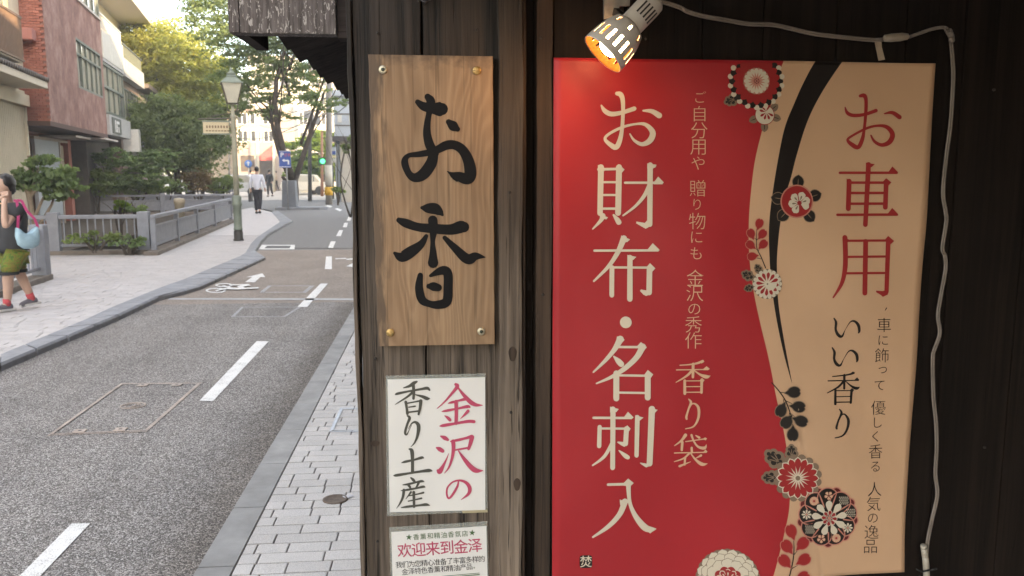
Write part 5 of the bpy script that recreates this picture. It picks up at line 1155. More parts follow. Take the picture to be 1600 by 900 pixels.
sgn = at(445, 248, g.y-.45); ps = empty('parking_sign', (sgn.x, sgn.y, 0), 'blue parking sign with white arrow standing before the tree trunk', 'sign')
blue = plain('sign_blue', (.03, .09, .36), .4, .05); wht = plain('sign_white', (.75, .75, .75), .5, .05); redp = plain('sign_red', (.6, .12, .10), .5, .05)
sy = sgn.y
def pbox(x0, y0, x1, y1, lift, mat, name, par): 
    a = at(x0, y0, sy-lift); b_ = at(x1, y1, sy-lift); mb = MB(); mb.box((a.x, sy-lift-.002, b_.z), (b_.x, sy-lift, a.z)); return mb.build(name, mat, par)
mb = MB(); a = at(435.5, 235.5, sy); b_ = at(454.5, 262, sy); mb.box((a.x, sy, b_.z), (b_.x, sy+.03, a.z)); pan = mb.build('panel', blue, ps)
pbox(435.9, 236, 454.1, 236.6, .001, wht, 'border', pan); pbox(435.9, 260.2, 454.1, 261, .001, wht, 'border', pan)
surfs = lambda px, py, lift: (lambda p: Vector((p.x, sy-lift, p.z)))(W(px, py, sy))
pr = Print(); ftext(pr, 'P', 440.8, 242, 9, 0, .02); pr.build('letter', wht, surfs, pan, .004, .0005)
pr = Print(); ftext(pr, '空車', 449, 242, 4.6, 0, .0); pr.build('red_characters', redp, surfs, pan, .004, .0005)
pr = Print(); pr.poly([(440.5, 250.5), (444.5, 247.8), (444.5, 249.6), (450, 249.6), (452, 251), (452, 257), (449.5, 257), (449.5, 252), (444.5, 252), (444.5, 253.4)]); pr.build('arrow', wht, surfs, pan, .004, .0005)
mb = MB(); mb.tube([(sgn.x+.05, sy+.05, 0), (sgn.x+.05, sy+.05, a.z+.1)], .03, 8); mb.build('pole', plain('pole_grey', (.3, .3, .3), .5, .1, metal=.4), ps)

# ================================================================ buildings on the left
DU = Vector((-sin(radians(11.1)), cos(radians(11.1)), 0)); DN = Vector((cos(radians(11.1)), sin(radians(11.1)), 0)); C0 = Vector((-9.729, 22.5, 0)); ANG = atan2(DU.y, DU.x)
def F(t_, d, z): p = C0 + DU*t_ + DN*d; return Vector((p.x, p.y, z))
def fbox(mb, t0, t1, d0, d1, z0, z1, m=0):
    P = [F(t0, d0, z0), F(t0, d1, z0), F(t1, d1, z0), F(t1, d0, z0), F(t0, d0, z1), F(t0, d1, z1), F(t1, d1, z1), F(t1, d0, z1)]
    return mb.add(P, [(0,3,2,1),(4,5,6,7),(0,1,5,4),(1,2,6,5),(2,3,7,6),(3,0,4,7)], m)
def part(name, mat, par, *a, bev=0):
    mb = MB(); fbox(mb, *a); c = F((a[0]+a[1])/2, (a[2]+a[3])/2, a[4]); return mb.build(name, mat, par, c, bev)
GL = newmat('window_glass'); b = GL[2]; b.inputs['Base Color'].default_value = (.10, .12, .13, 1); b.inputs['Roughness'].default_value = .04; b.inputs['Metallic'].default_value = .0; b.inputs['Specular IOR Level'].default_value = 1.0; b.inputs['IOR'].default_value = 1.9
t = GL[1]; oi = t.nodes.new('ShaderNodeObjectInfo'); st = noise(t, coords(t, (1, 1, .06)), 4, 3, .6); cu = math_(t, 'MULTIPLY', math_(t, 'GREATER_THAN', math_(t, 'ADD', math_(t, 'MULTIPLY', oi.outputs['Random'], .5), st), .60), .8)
t.links.new(mix(t, cu, (.08, .10, .11), (.62, .58, .48)), b.inputs['Base Color']); GL = GL[0]  # pale streaks painted into the pane colour stand in for bright reflections
FR = plain('bronze_frame', (.10, .12, .10), .5, .1); WF = plain('white_frame', (.6, .6, .57), .5, .06)
def window(par, t0, t1, z0, z1, d, cols, transom=None, frame=FR, w=.05, dep=.12):
    """d = wall face; the window sits in a frame with sunk panes"""
    f = MB()
    fbox(f, t0, t1, d-dep, d+.02, z0, z0+w); fbox(f, t0, t1, d-dep, d+.02, z1-w, z1); fbox(f, t0, t0+w, d-dep, d+.018, z0+w, z1-w); fbox(f, t1-w, t1, d-dep, d+.018, z0+w, z1-w)
    for i in range(1, cols): x = t0+(t1-t0)*i/cols; fbox(f, x-w*.5, x+w*.5, d-dep, d+.012, z0+w, z1-w)
    fr = f.build('window', frame, par, F((t0+t1)/2, d, z0))
    if transom: mb = MB(); fbox(mb, t0+w, t1-w, d-.06, d+.022, transom-w/2, transom+w/2); mb.build('transom', frame, fr, F((t0+t1)/2, d, transom))
    for i in range(cols):
        x0 = t0+(t1-t0)*i/cols+w*.6; x1 = t0+(t1-t0)*(i+1)/cols-w*.6
        for a0, a1 in (((z0+w, transom-w/2), (transom+w/2, z1-w)) if transom else ((z0+w, z1-w),)):
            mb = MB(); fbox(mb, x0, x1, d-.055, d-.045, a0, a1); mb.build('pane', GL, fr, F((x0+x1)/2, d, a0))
    return fr
# brick building --------------------------------------------------------------
m, t, b = newmat('brick_red'); M['brick'] = m
n = noise(t, coords(t), 5, 4, .6); oi = t.nodes.new('ShaderNodeObjectInfo'); f_ = math_(t, 'ADD', math_(t, 'MULTIPLY', n, .6), math_(t, 'MULTIPLY', oi.outputs['Random'], .4))
t.links.new(ramp(t, f_, [(.2, (.26, .09, .065)), (.8, (.42, .17, .125))]), b.inputs['Base Color']); b.inputs['Roughness'].default_value = .8
m, t, b = newmat('mauve_stucco'); M['stucco'] = m
n = noise(t, coords(t), 1.4, 7, .72); n2 = noise(t, coords(t), 30, 3, .6); f_ = math_(t, 'ADD', math_(t, 'MULTIPLY', n, .88), math_(t, 'MULTIPLY', n2, .12))
t.links.new(ramp(t, f_, [(.38, (.17, .08, .066)), (.52, (.27, .145, .12)), (.68, (.42, .28, .24))]), b.inputs['Base Color']); b.inputs['Roughness'].default_value = .85; bump(t, b, n2, .4, .02)
mortar = plain('mortar', (.28, .17, .13), .9, .15)
bb = empty('brick_building', F(3.6, -3, 0), 'red brick and mauve stucco building with an overhanging upper floor', 'building')
ZB = 2.87
part('upper_wall', M['stucco'], bb, .13, 8.1, -.25, 0, ZB, 4.06); part('upper_wall', M['stucco'], bb, .13, 3.85, -.25, 0, 4.06, 5.52); part('upper_wall', M['stucco'], bb, 7.72, 8.1, -.25, 0, 4.06, 5.52)
part('upper_wall', M['stucco'], bb, .13, 8.1, -.25, 0, 5.52, 6.66); part('upper_wall', M['stucco'], bb, .13, 4.3, -.25, 0, 6.66, 11.5)
part('core_wall', mortar, bb, .12, 8.09, -9, -.26, ZB, 11.5)
part('soffit', plain('soffit_brown', (.10, .06, .05), .9, .1), bb, -.02, 8.11, -9, .012, ZB-.12, ZB-.001)
part('ground_wall', M['brick'], bb, .1, 8.1, -9, -1.25, 0, ZB-.12)
window(bb, 3.85, 7.72, 4.06, 5.52, -.02, 5, 5.06, FR, .07)
window(bb, 4.3, 8.0, 6.72, 8.6, -.02, 4, None, FR, .07)
part('window_sill', plain('pale_sill', (.5, .45, .42), .6, .05), bb, 4.3, 8.08, -.02, .05, 6.66, 6.72)
# brick courses on the end wall facing the camera: pieces
BW, BH = .15, .068; nbr = 0; mb2 = MB(); mbq = MB()
for r_ in range(int((11.3-ZB)/BH)):
    z = ZB + BH*r_; x = -.0 - (BW/2 if r_ % 2 else 0)
    while x > -2.2:
        x1 = min(0, x); x0 = x-BW+.009
        if x0 < -1.3: break
        cz = z+BH/2
        if nbr < 290 and cz < 7.3 and x1 > -.62:
            p = F(.095, (x0+x1)/2, cz); o = piece('brick', M['brick'], p, (.06, x1-x0, BH-.009), ANG, bb, .02); o.location = p - wloc(bb); nbr += 1
        else: fbox(mbq, .065, .125, x0, x1, z+.0045, z+BH-.0045)
        x -= BW
if mbq.v: o = mbq.build('brick_courses', M['brick'], bb); o['kind'] = 'stuff'
part('wall_vent_box', plain('vent_red', (.36, .15, .13), .7, .06), bb, -.35, .06, -.75, -.17, 4.82, 5.1, bev=.02)
part('brick_pillar', M['brick'], bb, 6.3, 6.7, -1.25, -.9, 0, ZB-.13); part('brick_pillar', M['brick'], bb, 1.2-1.05, .45, -1.2, -.75, 0, ZB-.13)
part('shutter_panel', plain('pale_blue_panel', (.36, .40, .43), .6, .06), bb, 2.2, 5.0, -1.0, -.9, .2, 2.5); part('panel_frame', plain('panel_beige', (.34, .29, .24), .7, .1), bb, 2.1, 6.2, -1.02, -.88, 2.5, 2.58)
part('panel_frame', bpy.data.materials['panel_beige'], bb, 5.0, 5.12, -1.03, -.87, 0, 2.5); part('notice_board', plain('board_tan', (.30, .24, .17), .8, .3, 6), bb, 5.12, 5.6, -1.0, -.9, .9, 2.4)
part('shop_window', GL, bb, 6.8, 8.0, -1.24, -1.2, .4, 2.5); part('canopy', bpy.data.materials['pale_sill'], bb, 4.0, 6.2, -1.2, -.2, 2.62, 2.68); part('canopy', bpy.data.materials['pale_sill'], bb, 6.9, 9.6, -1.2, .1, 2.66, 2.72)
# cream house, far left --------------------------------------------------------
ch_ = empty('cream_house', F(-5, -1.4, 0), 'cream two storey house with ribbed wall, tiled canopy and slatted balcony', 'building')
CW = plain('cream_wall', (.56, .50, .38), .8, .06, 3)
D1 = -.55
part('wall', CW, ch_, -12, .05, D1-3, D1-.11, -.02, 7.6)
ct = MB()
for i in range(46):
    tt = -6.9+i*.15; part('wall_rib', CW, ch_, tt+.018, tt+.132, D1-.11, D1-.02, .0, 3.2)
part('downpipe', plain('pipe_cream', (.62, .58, .48), .5, .05), ch_, -.03, .03, D1-.02, D1+.04, 2.0, 3.2)
part('beam', plain('beam_cream', (.60, .53, .40), .7, .05), ch_, -9, .05, D1-.1, D1+.12, 3.22, 3.5, bev=.01)
part('canopy_slab', plain('canopy_cream', (.62, .56, .46), .7, .05), ch_, -9, -.72, D1-.1, D1+.72, 3.60, 3.77, bev=.015)
part('canopy_wall', CW, ch_, -9, .04, D1-.1, D1+.02, 3.5, 3.60)
tile = plain('roof_tile', (.09, .07, .06), .6, .2, 8)
for i in range(40):
    tt = -.75-i*.17
    mb = MB(); a = F(tt, D1+.76, 3.81); b_ = F(tt, D1+.05, 3.93); mb.tube([a, b_], .06, 8); mb.build('roof_tile', tile, ch_, a)
part('upper_post', CW, ch_, -.9, .02, D1-.3, D1+.04, 3.9, 7.6)
SL = plain('slat_brown', (.17, .10, .06), .6, .15)
BD = -.1
part('balcony_floor', bpy.data.materials['canopy_cream'], ch_, -9, -1.78, D1-.1, BD+.0, 4.08, 4.2)
for i in range(48): tt = -1.78-i*.10; part('slat', SL, ch_, tt-.02, tt+.02, BD-.0, BD+.04, 4.16, 5.08)
for i in range(5): dd = D1+.0+i*.09; part('slat', SL, ch_, -1.76, -1.72, dd, dd+.03, 4.16, 5.08)
part('handrail', SL, ch_, -9, -1.70, BD-.01, BD+.05, 5.08, 5.13); part('handrail', SL, ch_, -1.77, -1.71, D1, BD-.012, 5.081, 5.129); part('handrail', SL, ch_, -9, -1.70, BD-.005, BD+.045, 4.12, 4.16)
part('balcony_screen', plain('balcony_orange', (.62, .38, .2), .7, .1), ch_, -9, -2.35, BD-.06, BD-.03, 4.2, 4.95)
window(ch_, -3.4, -1.0, 4.3, 6.3, D1-.06, 2)
# white modern buildings ---------------------------------------------------------
wb = empty('white_building', F(9.5, -3, 0), 'white apartment building with parapet balconies, next along from the brick one', 'building')
WW = plain('white_wall', (.62, .58, .50), .75, .06, 2); WP = plain('parapet_panel', (.55, .54, .50), .6, .08, 4); GW = plain('grey_fascia', (.42, .42, .42), .7, .08)
part('wall', WW, wb, 8.12, 12.6, -9, -.5, 3.6, 6.9); part('wall', plain('dark_shopfront', (.09, .075, .065), .8, .2), wb, 8.12, 12.6, -9, -.7, 0, 3.6)
window(wb, 8.2, 12.5, 3.62, 5.36, -.05, 4, 4.55, FR, .09, .4)
part('fascia', GW, wb, 8.2, 12.9, -.4, .08, 2.88, 3.57); part('logo_sign', plain('sign_dark', (.10, .11, .10), .6, .2), wb, 8.6, 10.4, .085, .12, 2.95, 3.5)
pr_ = MB(); fbox(pr_, 9.0, 9.14, .125, .135, 3.0, 3.42); fbox(pr_, 9.3, 9.44, .125, .135, 3.0, 3.28); fbox(pr_, 9.3, 9.9, .1255, .1355, 3.3, 3.4); fbox(pr_, 9.65, 9.8, .1252, .1352, 3.0, 3.2); pr_.build('logo_marks', wht, wb)
part('parapet', WP, wb, 8.2, 9.6, -.1, .02, 5.48, 6.42, bev=.01); part('parapet', WP, wb, 9.62, 12.65, -.1, .02, 5.48, 6.5, bev=.01); part('balcony_slab', GW, wb, 8.2, 12.65, -1.0, -.0, 5.38, 5.48)
for i in range(15): tt = 8.25+i*.31; part('rail_post', WF, wb, tt-.015, tt+.015, -.07, -.03, 6.5, 6.95)
part('handrail', WF, wb, 8.2, 12.65, -.08, -.02, 6.95, 7.0)
part('upper_wall', plain('warm_cream', (.66, .58, .40), .75, .05), wb, 8.12, 24, -9, -1.6, 6.9, 9.0); window(wb, 12.4, 17.0, 7.2, 8.6, -1.58, 3)
part('roof_slab', plain('roof_white', (.66, .62, .55), .7, .05), wb, 8.0, 24.5, -9, -.1, 9.02, 9.4, bev=.03)
wb2 = empty('white_building', F(15, -3, 0), 'pale building with a projecting white balcony half hidden behind the tree', 'building')
part('wall', plain('brown_wall', (.20, .14, .11), .8, .2), wb2, 12.95, 18.3, -9, -.3, 0, 5.6); window(wb2, 13.2, 15.4, 3.3, 5.0, -.25, 3); window(wb2, 15.8, 18.0, 3.3, 5.0, -.25, 3)
part('parapet', WP, wb2, 12.8, 18.35, -.1, .02, 5.45, 6.05, bev=.01); part('balcony_slab', GW, wb2, 12.8, 18.35, -.3, .02, 5.35, 5.45)
for i in range(16): tt = 12.9+i*.34; part('rail_post', FR, wb2, tt-.015, tt+.015, -.07, -.03, 6.05, 6.6)
part('handrail', FR, wb2, 12.8, 18.35, -.08, -.02, 6.6, 6.65); part('sign_box', WF, wb2, 13.4, 13.9, -.3, .3, 2.4, 3.3); part('sign_box', WF, wb2, 15.4, 15.8, -.3, .3, 2.2, 2.9)
bd = empty('dark_roofed_house', F(24, -3, 0), 'low brown house with dark eaves beyond the white balcony', 'building')
part('wall', bpy.data.materials['brown_wall'], bd, 18.4, 27, -7, -.3, 0, 5.3); part('roof', tile, bd, 18.3, 27.5, -7, .2, 5.4, 5.6); part('cornice', WF, bd, 18.6, 27, -.3, .0, 4.1, 4.2)
for i in range(5): window(bd, 18.8+i*1.6, 20.0+i*1.6, 4.25, 5.2, -.28, 2)

# ================================================================ far buildings across the junction
def block(name, label, px0, px1, pytop, Y, mat, floors, cols, base=0, depth=9, win=None, roof=None, par=None, wr=.68, hr=.58, side=None, ang=0, balc=False):
    a = at(px0, 268, Y); b_ = at(px1, 268, Y); zt = at((px0+px1)/2, pytop, Y).z; cx, cy = (a.x+b_.x)/2, Y
    r = empty(name, (cx, Y, 0), label, 'building')
    mb = MB(); mb.box((a.x, Y, -.3), (b_.x, Y+depth, zt)); o = mb.build('wall', mat, r); o.rotation_euler.z = ang
    fh = (zt-base)/floors; cw = (b_.x-a.x)/cols
    wm = win or FARW; w_ = cw*wr; h_ = fh*hr
    me_f = None
    for i in range(floors):
        for j in range(cols):
            x = a.x+cw*(j+.5); z = base+fh*(i+.5)
            if me_f is None:
                mb = MB(); t_ = .08
                mb.box((-w_/2-t_, -.06, -h_/2-t_), (w_/2+t_, .0-.003, -h_/2)); mb.box((-w_/2-t_, -.06, h_/2), (w_/2+t_, -.003, h_/2+t_)); mb.box((-w_/2-t_, -.055, -h_/2), (-w_/2, -.003, h_/2)); mb.box((w_/2, -.055, -h_/2), (w_/2+t_, -.003, h_/2)); mb.box((-.04, -.05, -h_/2), (.04, -.003, h_/2))
                fo = mb.build('window', WF, None); me_f = fo.data; bpy.data.objects.remove(fo)
                mb = MB(); mb.box((-w_/2, -.03, -h_/2), (w_/2, -.005, h_/2)); fo = mb.build('pane', wm, None); me_p = fo.data; bpy.data.objects.remove(fo)
            o = link('window', me_f, r, (x, Y, z)); q = link('pane', me_p, o, (x, Y, z))
    mb = MB(); mb.box((a.x-.15, Y-.2, zt), (b_.x+.15, Y+depth, zt+.3)); mb.build('cornice', roof or mat, r)
    if balc:
        for i in range(floors): z = base+fh*i+.1; mb = MB(); mb.box((a.x+.2, Y-.9, z), (b_.x-.2, Y-.003, z+.18)); mb.box((a.x+.2, Y-.9, z+.18), (b_.x-.2, Y-.82, z+.95)); mb.build('balcony', roof or mat, r)
    return r
SAND = plain('sandstone', (.36, .29, .21), .8, .08, 1.2); PALE = plain('pale_render', (.56, .52, .43), .8, .04, .8); PINK = plain('pinkish_render', (.38, .30, .25), .8, .05, 1); BLU = plain('blue_grey_cladding', (.42, .48, .55), .5, .05, 1)
FARW = ink('far_glass', (.05, .055, .06), .35, .3); SHOPD = plain('shop_dark', (.09, .07, .055), .7, .3, 3)
block('apartment_building', 'tan stone building with rows of windows left of the lamp post top', 300, 395, 178, 78, SAND, 3, 5, 3.6, 12, balc=True)
b2 = block('apartment_building', 'tan building with bay windows above the red awning', 372, 432, 172, 72, PINK, 2, 3, 3.8, 10)
block('tower_building', 'tall bright cream building rising behind the zelkova branches', 395, 462, 90, 120, PALE, 7, 3, 0, 12, balc=True)
block('tower_building', 'bright cream block with dark sign right of the tree stems', 468, 520, 138, 105, PALE, 4, 3, 2, 12)
block('tower_building', 'tall pinkish block far behind, highest near the eave', 488, 540, 95, 150, PINK, 8, 3, 0, 14)
block('tower_building', 'white apartment block behind the big left trees', 300, 375, 120, 130, WW, 6, 5, 0, 14)
b5 = block('shop_building', 'low pale shop with a grey gabled roof behind the sunlit tree', 468, 530, 222, 66, PALE, 1, 3, 0, 8)
mb = MB(); a = at(464, 222, 66); b_ = at(534, 222, 66); c = at(492, 203, 66); mb.add([(a.x, 65.6, a.z), (b_.x, 65.6, b_.z), (c.x, 65.6, c.z), (a.x, 74, a.z), (b_.x, 74, b_.z), (c.x, 74, c.z)], [(0, 1, 2), (5, 4, 3), (0, 2, 5, 3), (1, 4, 5, 2), (0, 3, 4, 1)]); mb.build('gable_roof', plain('slate', (.17, .17, .19), .7, .1), b5)
rb = block('corner_building', 'blue grey clad building projecting beyond the shop corner', 524, 560, 150, 46, BLU, 1, 2, 3.2, 8, wr=.1, hr=.1)
a = at(521, 214, 45.9); b_ = at(560, 268, 45.9)
mb = MB(); mb.box((a.x+.4, 45.2, -.2), (b_.x, 45.98, a.z-.25)); mb.build('ground_floor', plain('corner_wall', (.5, .47, .42), .8, .05), rb); mb = MB(); mb.box((a.x-.2, 44.8, a.z-.25), (b_.x, 45.98, a.z)); mb.build('canopy', plain('canopy_dark', (.08, .075, .08), .8, .1), rb)
for z_ in (.6, 1.2, 1.8, 2.4):
    mb = MB(); mb.box((a.x+.1, 45.96, a.z+z_), (b_.x, 45.99, a.z+z_+.04)); mb.build('cladding_joint', SHOPD, rb)
# shopfront dark openings and awning on the tan buildings
def shopfront(par, px0, px1, pyt, pyb, Y):
    a = at(px0, pyt, Y); b_ = at(px1, pyb, Y); mb = MB(); mb.box((a.x, Y-.05, max(b_.z, 0)), (b_.x, Y-.003, a.z)); mb.build('shopfront', SHOPD, par)
shopfront(b2, 376, 398, 243, 268, 72); shopfront(b2, 402, 428, 245, 290, 72)
mb = MB(); a = at(403, 232, 70.4); b_ = at(427, 246, 70.4); mb.add([(a.x+1.2, 71.9, a.z+.6), (b_.x, 71.9, a.z+.8), (b_.x, 70.3, b_.z), (a.x, 70.3, b_.z), (a.x, 70.32, b_.z-.25), (b_.x, 70.32, b_.z-.25)], [(3, 2, 1, 0), (4, 5, 2, 3), (1, 2, 5), (0, 4, 3)]); mb.build('awning', plain('awning_red', (.48, .10, .08), .7, .08), b2)
def pole(label, px, pyb, Y, pyt, r, mat, cat='utility pole', extras=None):
    a = at(px, pyt, Y); b_ = at(px, pyb, Y); o = empty('utility_pole' if 'pole' in cat else 'post', (b_.x, Y, 0), label, cat); mb = MB(); mb.tube([(b_.x, Y, -.1), (a.x*.5+b_.x*.5, Y, a.z*.5), (a.x, Y, a.z)], [r, r*.9, r*.75], 10); mb.build('shaft', mat, o); return o, a
PC = plain('pole_concrete', (.28, .26, .24), .8, .1); PD = plain('pole_dark', (.10, .095, .09), .7, .1); PW = plain('pole_cream', (.5, .46, .38), .7, .1)
o, a = pole('slim dark pole with a white box, right of the parking sign', 484, 308, 47, 172, .11, PD)
mb = MB(); q = at(484, 180, 47); mb.box((q.x-.28, 46.7, q.z-.22), (q.x+.22, 46.95, q.z+.22)); q = at(492, 185, 47); mb.box((q.x, 46.8, q.z-.35), (q.x+.3, 46.95, q.z+.1)); mb.build('equipment_box', GW, o)
o, a = pole('concrete utility pole with yellow warning band near the right edge', 514, 317, 42, 120, .17, PC)
mb = MB(); q0 = at(514, 305, 42); q1 = at(514, 292, 42); mb.lathe([(.2, 0), (.2, q1.z-q0.z)], (q0.x, 42, q0.z), 14); mb.build('yellow_band', plain('warning_yellow', (.75, .42, .03), .6, .08), o)
mb = MB(); q0 = at(514, 290, 42); q1 = at(514, 258, 42); mb.lathe([(.19, 0), (.19, q1.z-q0.z)], (q0.x, 42, q0.z), 14); mb.build('white_wrap', plain('wrap_white', (.6, .57, .5), .7, .08), o)
pole('pale pole left of the red awning', 402, 300, 60, 160, .14, PW); pole('white post right of the red awning', 428, 300, 68, 195, .12, PW); pole('reddish brown pole behind the green traffic light', 503, 300, 56, 205, .10, plain('pole_rust', (.3, .14, .08), .7, .1))
pole('thin dark pole behind the dark drooping tree', 358, 300, 64, 210, .09, PD)
# overhead wires
wr = tag(bpy.data.objects.new('overhead_wires', None), 'thin overhead wires strung between the poles above the junction', 'wires'); COL.objects.link(wr)
for i, (x0, y0, Y0, x1, y1, Y1) in enumerate(((402, 175, 60, 514, 150, 42), (402, 185, 60, 514, 162, 42), (360, 215, 60, 484, 186, 47), (428, 205, 68, 514, 170, 42), (330, 200, 62, 402, 180, 60), (484, 178, 47, 556, 150, 40), (402, 195, 60, 514, 176, 42))):
    a = at(x0, y0, Y0); b_ = at(x1, y1, Y1); mb = MB(); mb.tube([a.lerp(b_, u/6) - Vector((0, 0, .5*sin(pi*u/6))) for u in range(7)], .022, 4); mb.build('wire', ink('wire_black', (.03, .03, .03)) if i == 0 else bpy.data.materials['wire_black'], wr)
# traffic light
g = at(505, 252, 50); tl = empty('traffic_light', (g.x, 50, 0), 'traffic light showing green at the junction', 'traffic light')
mb = MB(); mb.tube([(g.x+.5, 50.1, 0), (g.x+.5, 50.1, g.z+.3)], .07, 8); mb.tube([(g.x+.5, 50.1, g.z), (g.x, 50.1, g.z)], .04, 6); mb.build('pole', PD, tl)
mb = MB(); mb.box((g.x-.28, 49.9, g.z-.22), (g.x+.35, 50.05, g.z+.22)); mb.build('housing', plain('tl_green', (.05, .12, .07), .6, .1), tl, None, .02)
m, t, b = newmat('green_lamp'); em = t.nodes.new('ShaderNodeEmission'); em.inputs[0].default_value = (.02, .9, .22, 1); em.inputs[1].default_value = 1.0; t.links.new(em.outputs[0], t.nodes['Material Output'].inputs[0])
mb = MB(); mb.lathe([(.14, 0), (.13, .03), (0, .05)], (g.x-.02, 49.9, g.z), 16, 0, (0, -1, 0)); mb.build('green_light', m, tl)
# small blue sign, shop signs on the right
g = at(388, 256, 55); bs_ = empty('blue_road_sign', (g.x, 55, 0), 'small round blue road sign left of the walking man', 'sign')
mb = MB(); mb.lathe([(.24, 0), (.24, .02), (0, .021)], (g.x, 55, g.z), 20, 0, (0, -1, 0)); mb.build('disc', plain('round_blue', (.06, .2, .55), .5, .05), bs_); mb = MB(); mb.tube([(g.x, 55.05, 0), (g.x, 55.05, g.z)], .035, 6); mb.build('pole', PW, bs_)
mb = MB(); mb.box((g.x-.04, 54.965, g.z-.13), (g.x+.04, 54.975, g.z+.05)); mb.add([(g.x-.12, 54.97, g.z+.05), (g.x+.12, 54.97, g.z+.05), (g.x, 54.97, g.z+.18)], [(0, 1, 2)]); mb.build('arrow', wht, bs_)
g = at(521, 243, 43); hs2 = empty('hanging_shop_signs', (g.x, 43, g.z), 'stacked blue and green shop signs beside the concrete pole', 'sign')
for (y0, y1, mt) in ((230, 242, BLU), (243, 246.5, plain('lit_cream', (.75, .65, .4), .5, .05)), (247.5, 254, WF)):
    a = at(517, y0, 43); b_ = at(525, y1, 43); mb = MB(); mb.box((a.x, 42.95, b_.z), (b_.x, 43.05, a.z)); mb.build('sign_panel', mt, hs2)
mb = MB(); a = at(517.5, 236, 43); b_ = at(524.5, 241.5, 43); mb.box((a.x, 42.93, b_.z), (b_.x, 42.945, a.z)); mb.build('blue_panel', blue, hs2)
mb = MB(); a = at(526, 225, 43.1); mb.tube([(a.x, 43.1, a.z), (a.x, 43.1, 0)], .03, 6); mb.build('bracket', PD, hs2)
bush('potted_plant', 527, 297, 41, 10, 10, 500, 'small potted shrub at the foot of the shop near the yellow band', L_B, .1, 8)
# parked cars, distant
def car(px, Y, col, label, flip=1):
    g = G(px, 268+1300*1.6/Y, 0); x = g.x; r = empty('parked_car', (x, Y, 0), label, 'car'); mb = MB(); L = 1.7
    prof = [(-1.65, .3), (-1.68, .62), (-1.6, .78), (-1.1, .88), (-.65, 1.38), (.75, 1.42), (1.3, .95), (1.62, .85), (1.68, .55), (1.62, .3)]
    vs = [(x+a*flip, Y-.75, z) for a, z in prof] + [(x+a*flip, Y+.75, z) for a, z in prof]; n = len(prof)
    mb.add(vs, [tuple(range(n)), tuple(range(2*n-1, n-1, -1))] + [(i+n, (i+1) % n + n, (i+1) % n, i) for i in range(n)]); mb.build('body', col, r, None, .05)
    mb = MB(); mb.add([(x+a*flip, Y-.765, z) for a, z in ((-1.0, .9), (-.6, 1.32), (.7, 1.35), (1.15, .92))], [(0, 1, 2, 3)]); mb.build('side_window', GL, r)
    for a in (-1.0, 1.05): mb = MB(); mb.lathe([(.3, 0), (.3, .2), (.17, .21), (0, .2)], (x+a*flip, Y-.62, .3), 16, 0, (0, -1, 0)); mb.build('wheel', ink('tyre', (.02, .02, .02)), r)
car(385, 56, plain('car_white', (.6, .6, .6), .3, .03), 'pale car crossing far behind the lamp post'); car(486, 60, plain('car_cream', (.62, .58, .5), .3, .03), 'pale car stopped under the sunlit tree', -1)

# ================================================================ neighbours on the right side of the street (they keep the street in shade)
nb = empty('neighbour_building', (6, -8, 0), 'tall dark timber neighbour building beside the camera, right of the street', 'building')
DK = plain('dark_render', (.16, .13, .11), .85, .1, 2)
mb = MB(); mb.box((1.525, -30, -.1), (12, 1.76, 9.5)); mb.build('wall', DK, nb)
nc_ = empty('neighbour_building', (6, 22, 0), 'plain building further along the right side of the street', 'building')
mb = MB(); mb.box((.6, 14.1, -.1), (12, 33, 11.5)); mb.build('wall', PALE, nc_)

# ================================================================ people
SK = plain('skin', (.50, .32, .24), .55, .05, 8); HAIR = plain('hair', (.015, .012, .011), .5, .2, 40)
def skinned(name, mat, parent, origin, f, pts, edges, sub=2, root=0, scale=1.0):
    """pts: {key:(a,b,u,r or (rx,ry))} in body frame (forward, left, up)"""
    lf = Vector((-f.y, f.x, 0)); keys = list(pts); me = bpy.data.meshes.new(name+'_base')
    V = [Vector(origin) + f*pts[k][0]*scale + lf*pts[k][1]*scale + Vector((0, 0, pts[k][2]*scale)) for k in keys]
    me.from_pydata([tuple(v) for v in V], [(keys.index(a), keys.index(b_)) for a, b_ in edges], [])
    o = bpy.data.objects.new(name, me); COL.objects.link(o); o.modifiers.new('s', 'SKIN'); sv = me.skin_vertices[0].data
    for i, k in enumerate(keys): r = pts[k][3]*scale; sv[i].radius = (r, (pts[k][4]*scale if len(pts[k]) > 4 else r)); sv[i].use_root = (i == root)
    s = o.modifiers.new('u', 'SUBSURF'); s.levels = sub; s.render_levels = sub
    dg = bpy.context.evaluated_depsgraph_get(); m2 = bpy.data.meshes.new_from_object(o.evaluated_get(dg)); bpy.data.objects.remove(o)
    off = wloc(parent)
    for v in m2.vertices: v.co = v.co - off
    m2.polygons.foreach_set('use_smooth', [True]*len(m2.polygons)); m2.materials.clear(); m2.materials.append(mat); return link(name, m2, parent)
def ell(mb, c, rx, ry, rz, f=None, m=0, n=14, cutz=None):
    vs = []; fs = []; f = f or Vector((0, 1, 0)); l = Vector((-f.y, f.x, 0)); c = Vector(c)
    for i in range(n+1):
        th = pi*i/n
        for k in range(n*2): a = pi*k/n; vs.append(c + f*(rx*sin(th)*cos(a)) + l*(ry*sin(th)*sin(a)) + Vector((0, 0, rz*cos(th))))
    for i in range(n):
        for k in range(2*n): a = i*2*n+k; b_ = i*2*n+(k+1) % (2*n); fs.append((a, a+2*n, b_+2*n, b_))
    return mb.add(vs, fs, m, True)
def loc(o, f, a, b_, u): return Vector(o) + f*a + Vector((-f.y, f.x, 0))*b_ + Vector((0, 0, u))
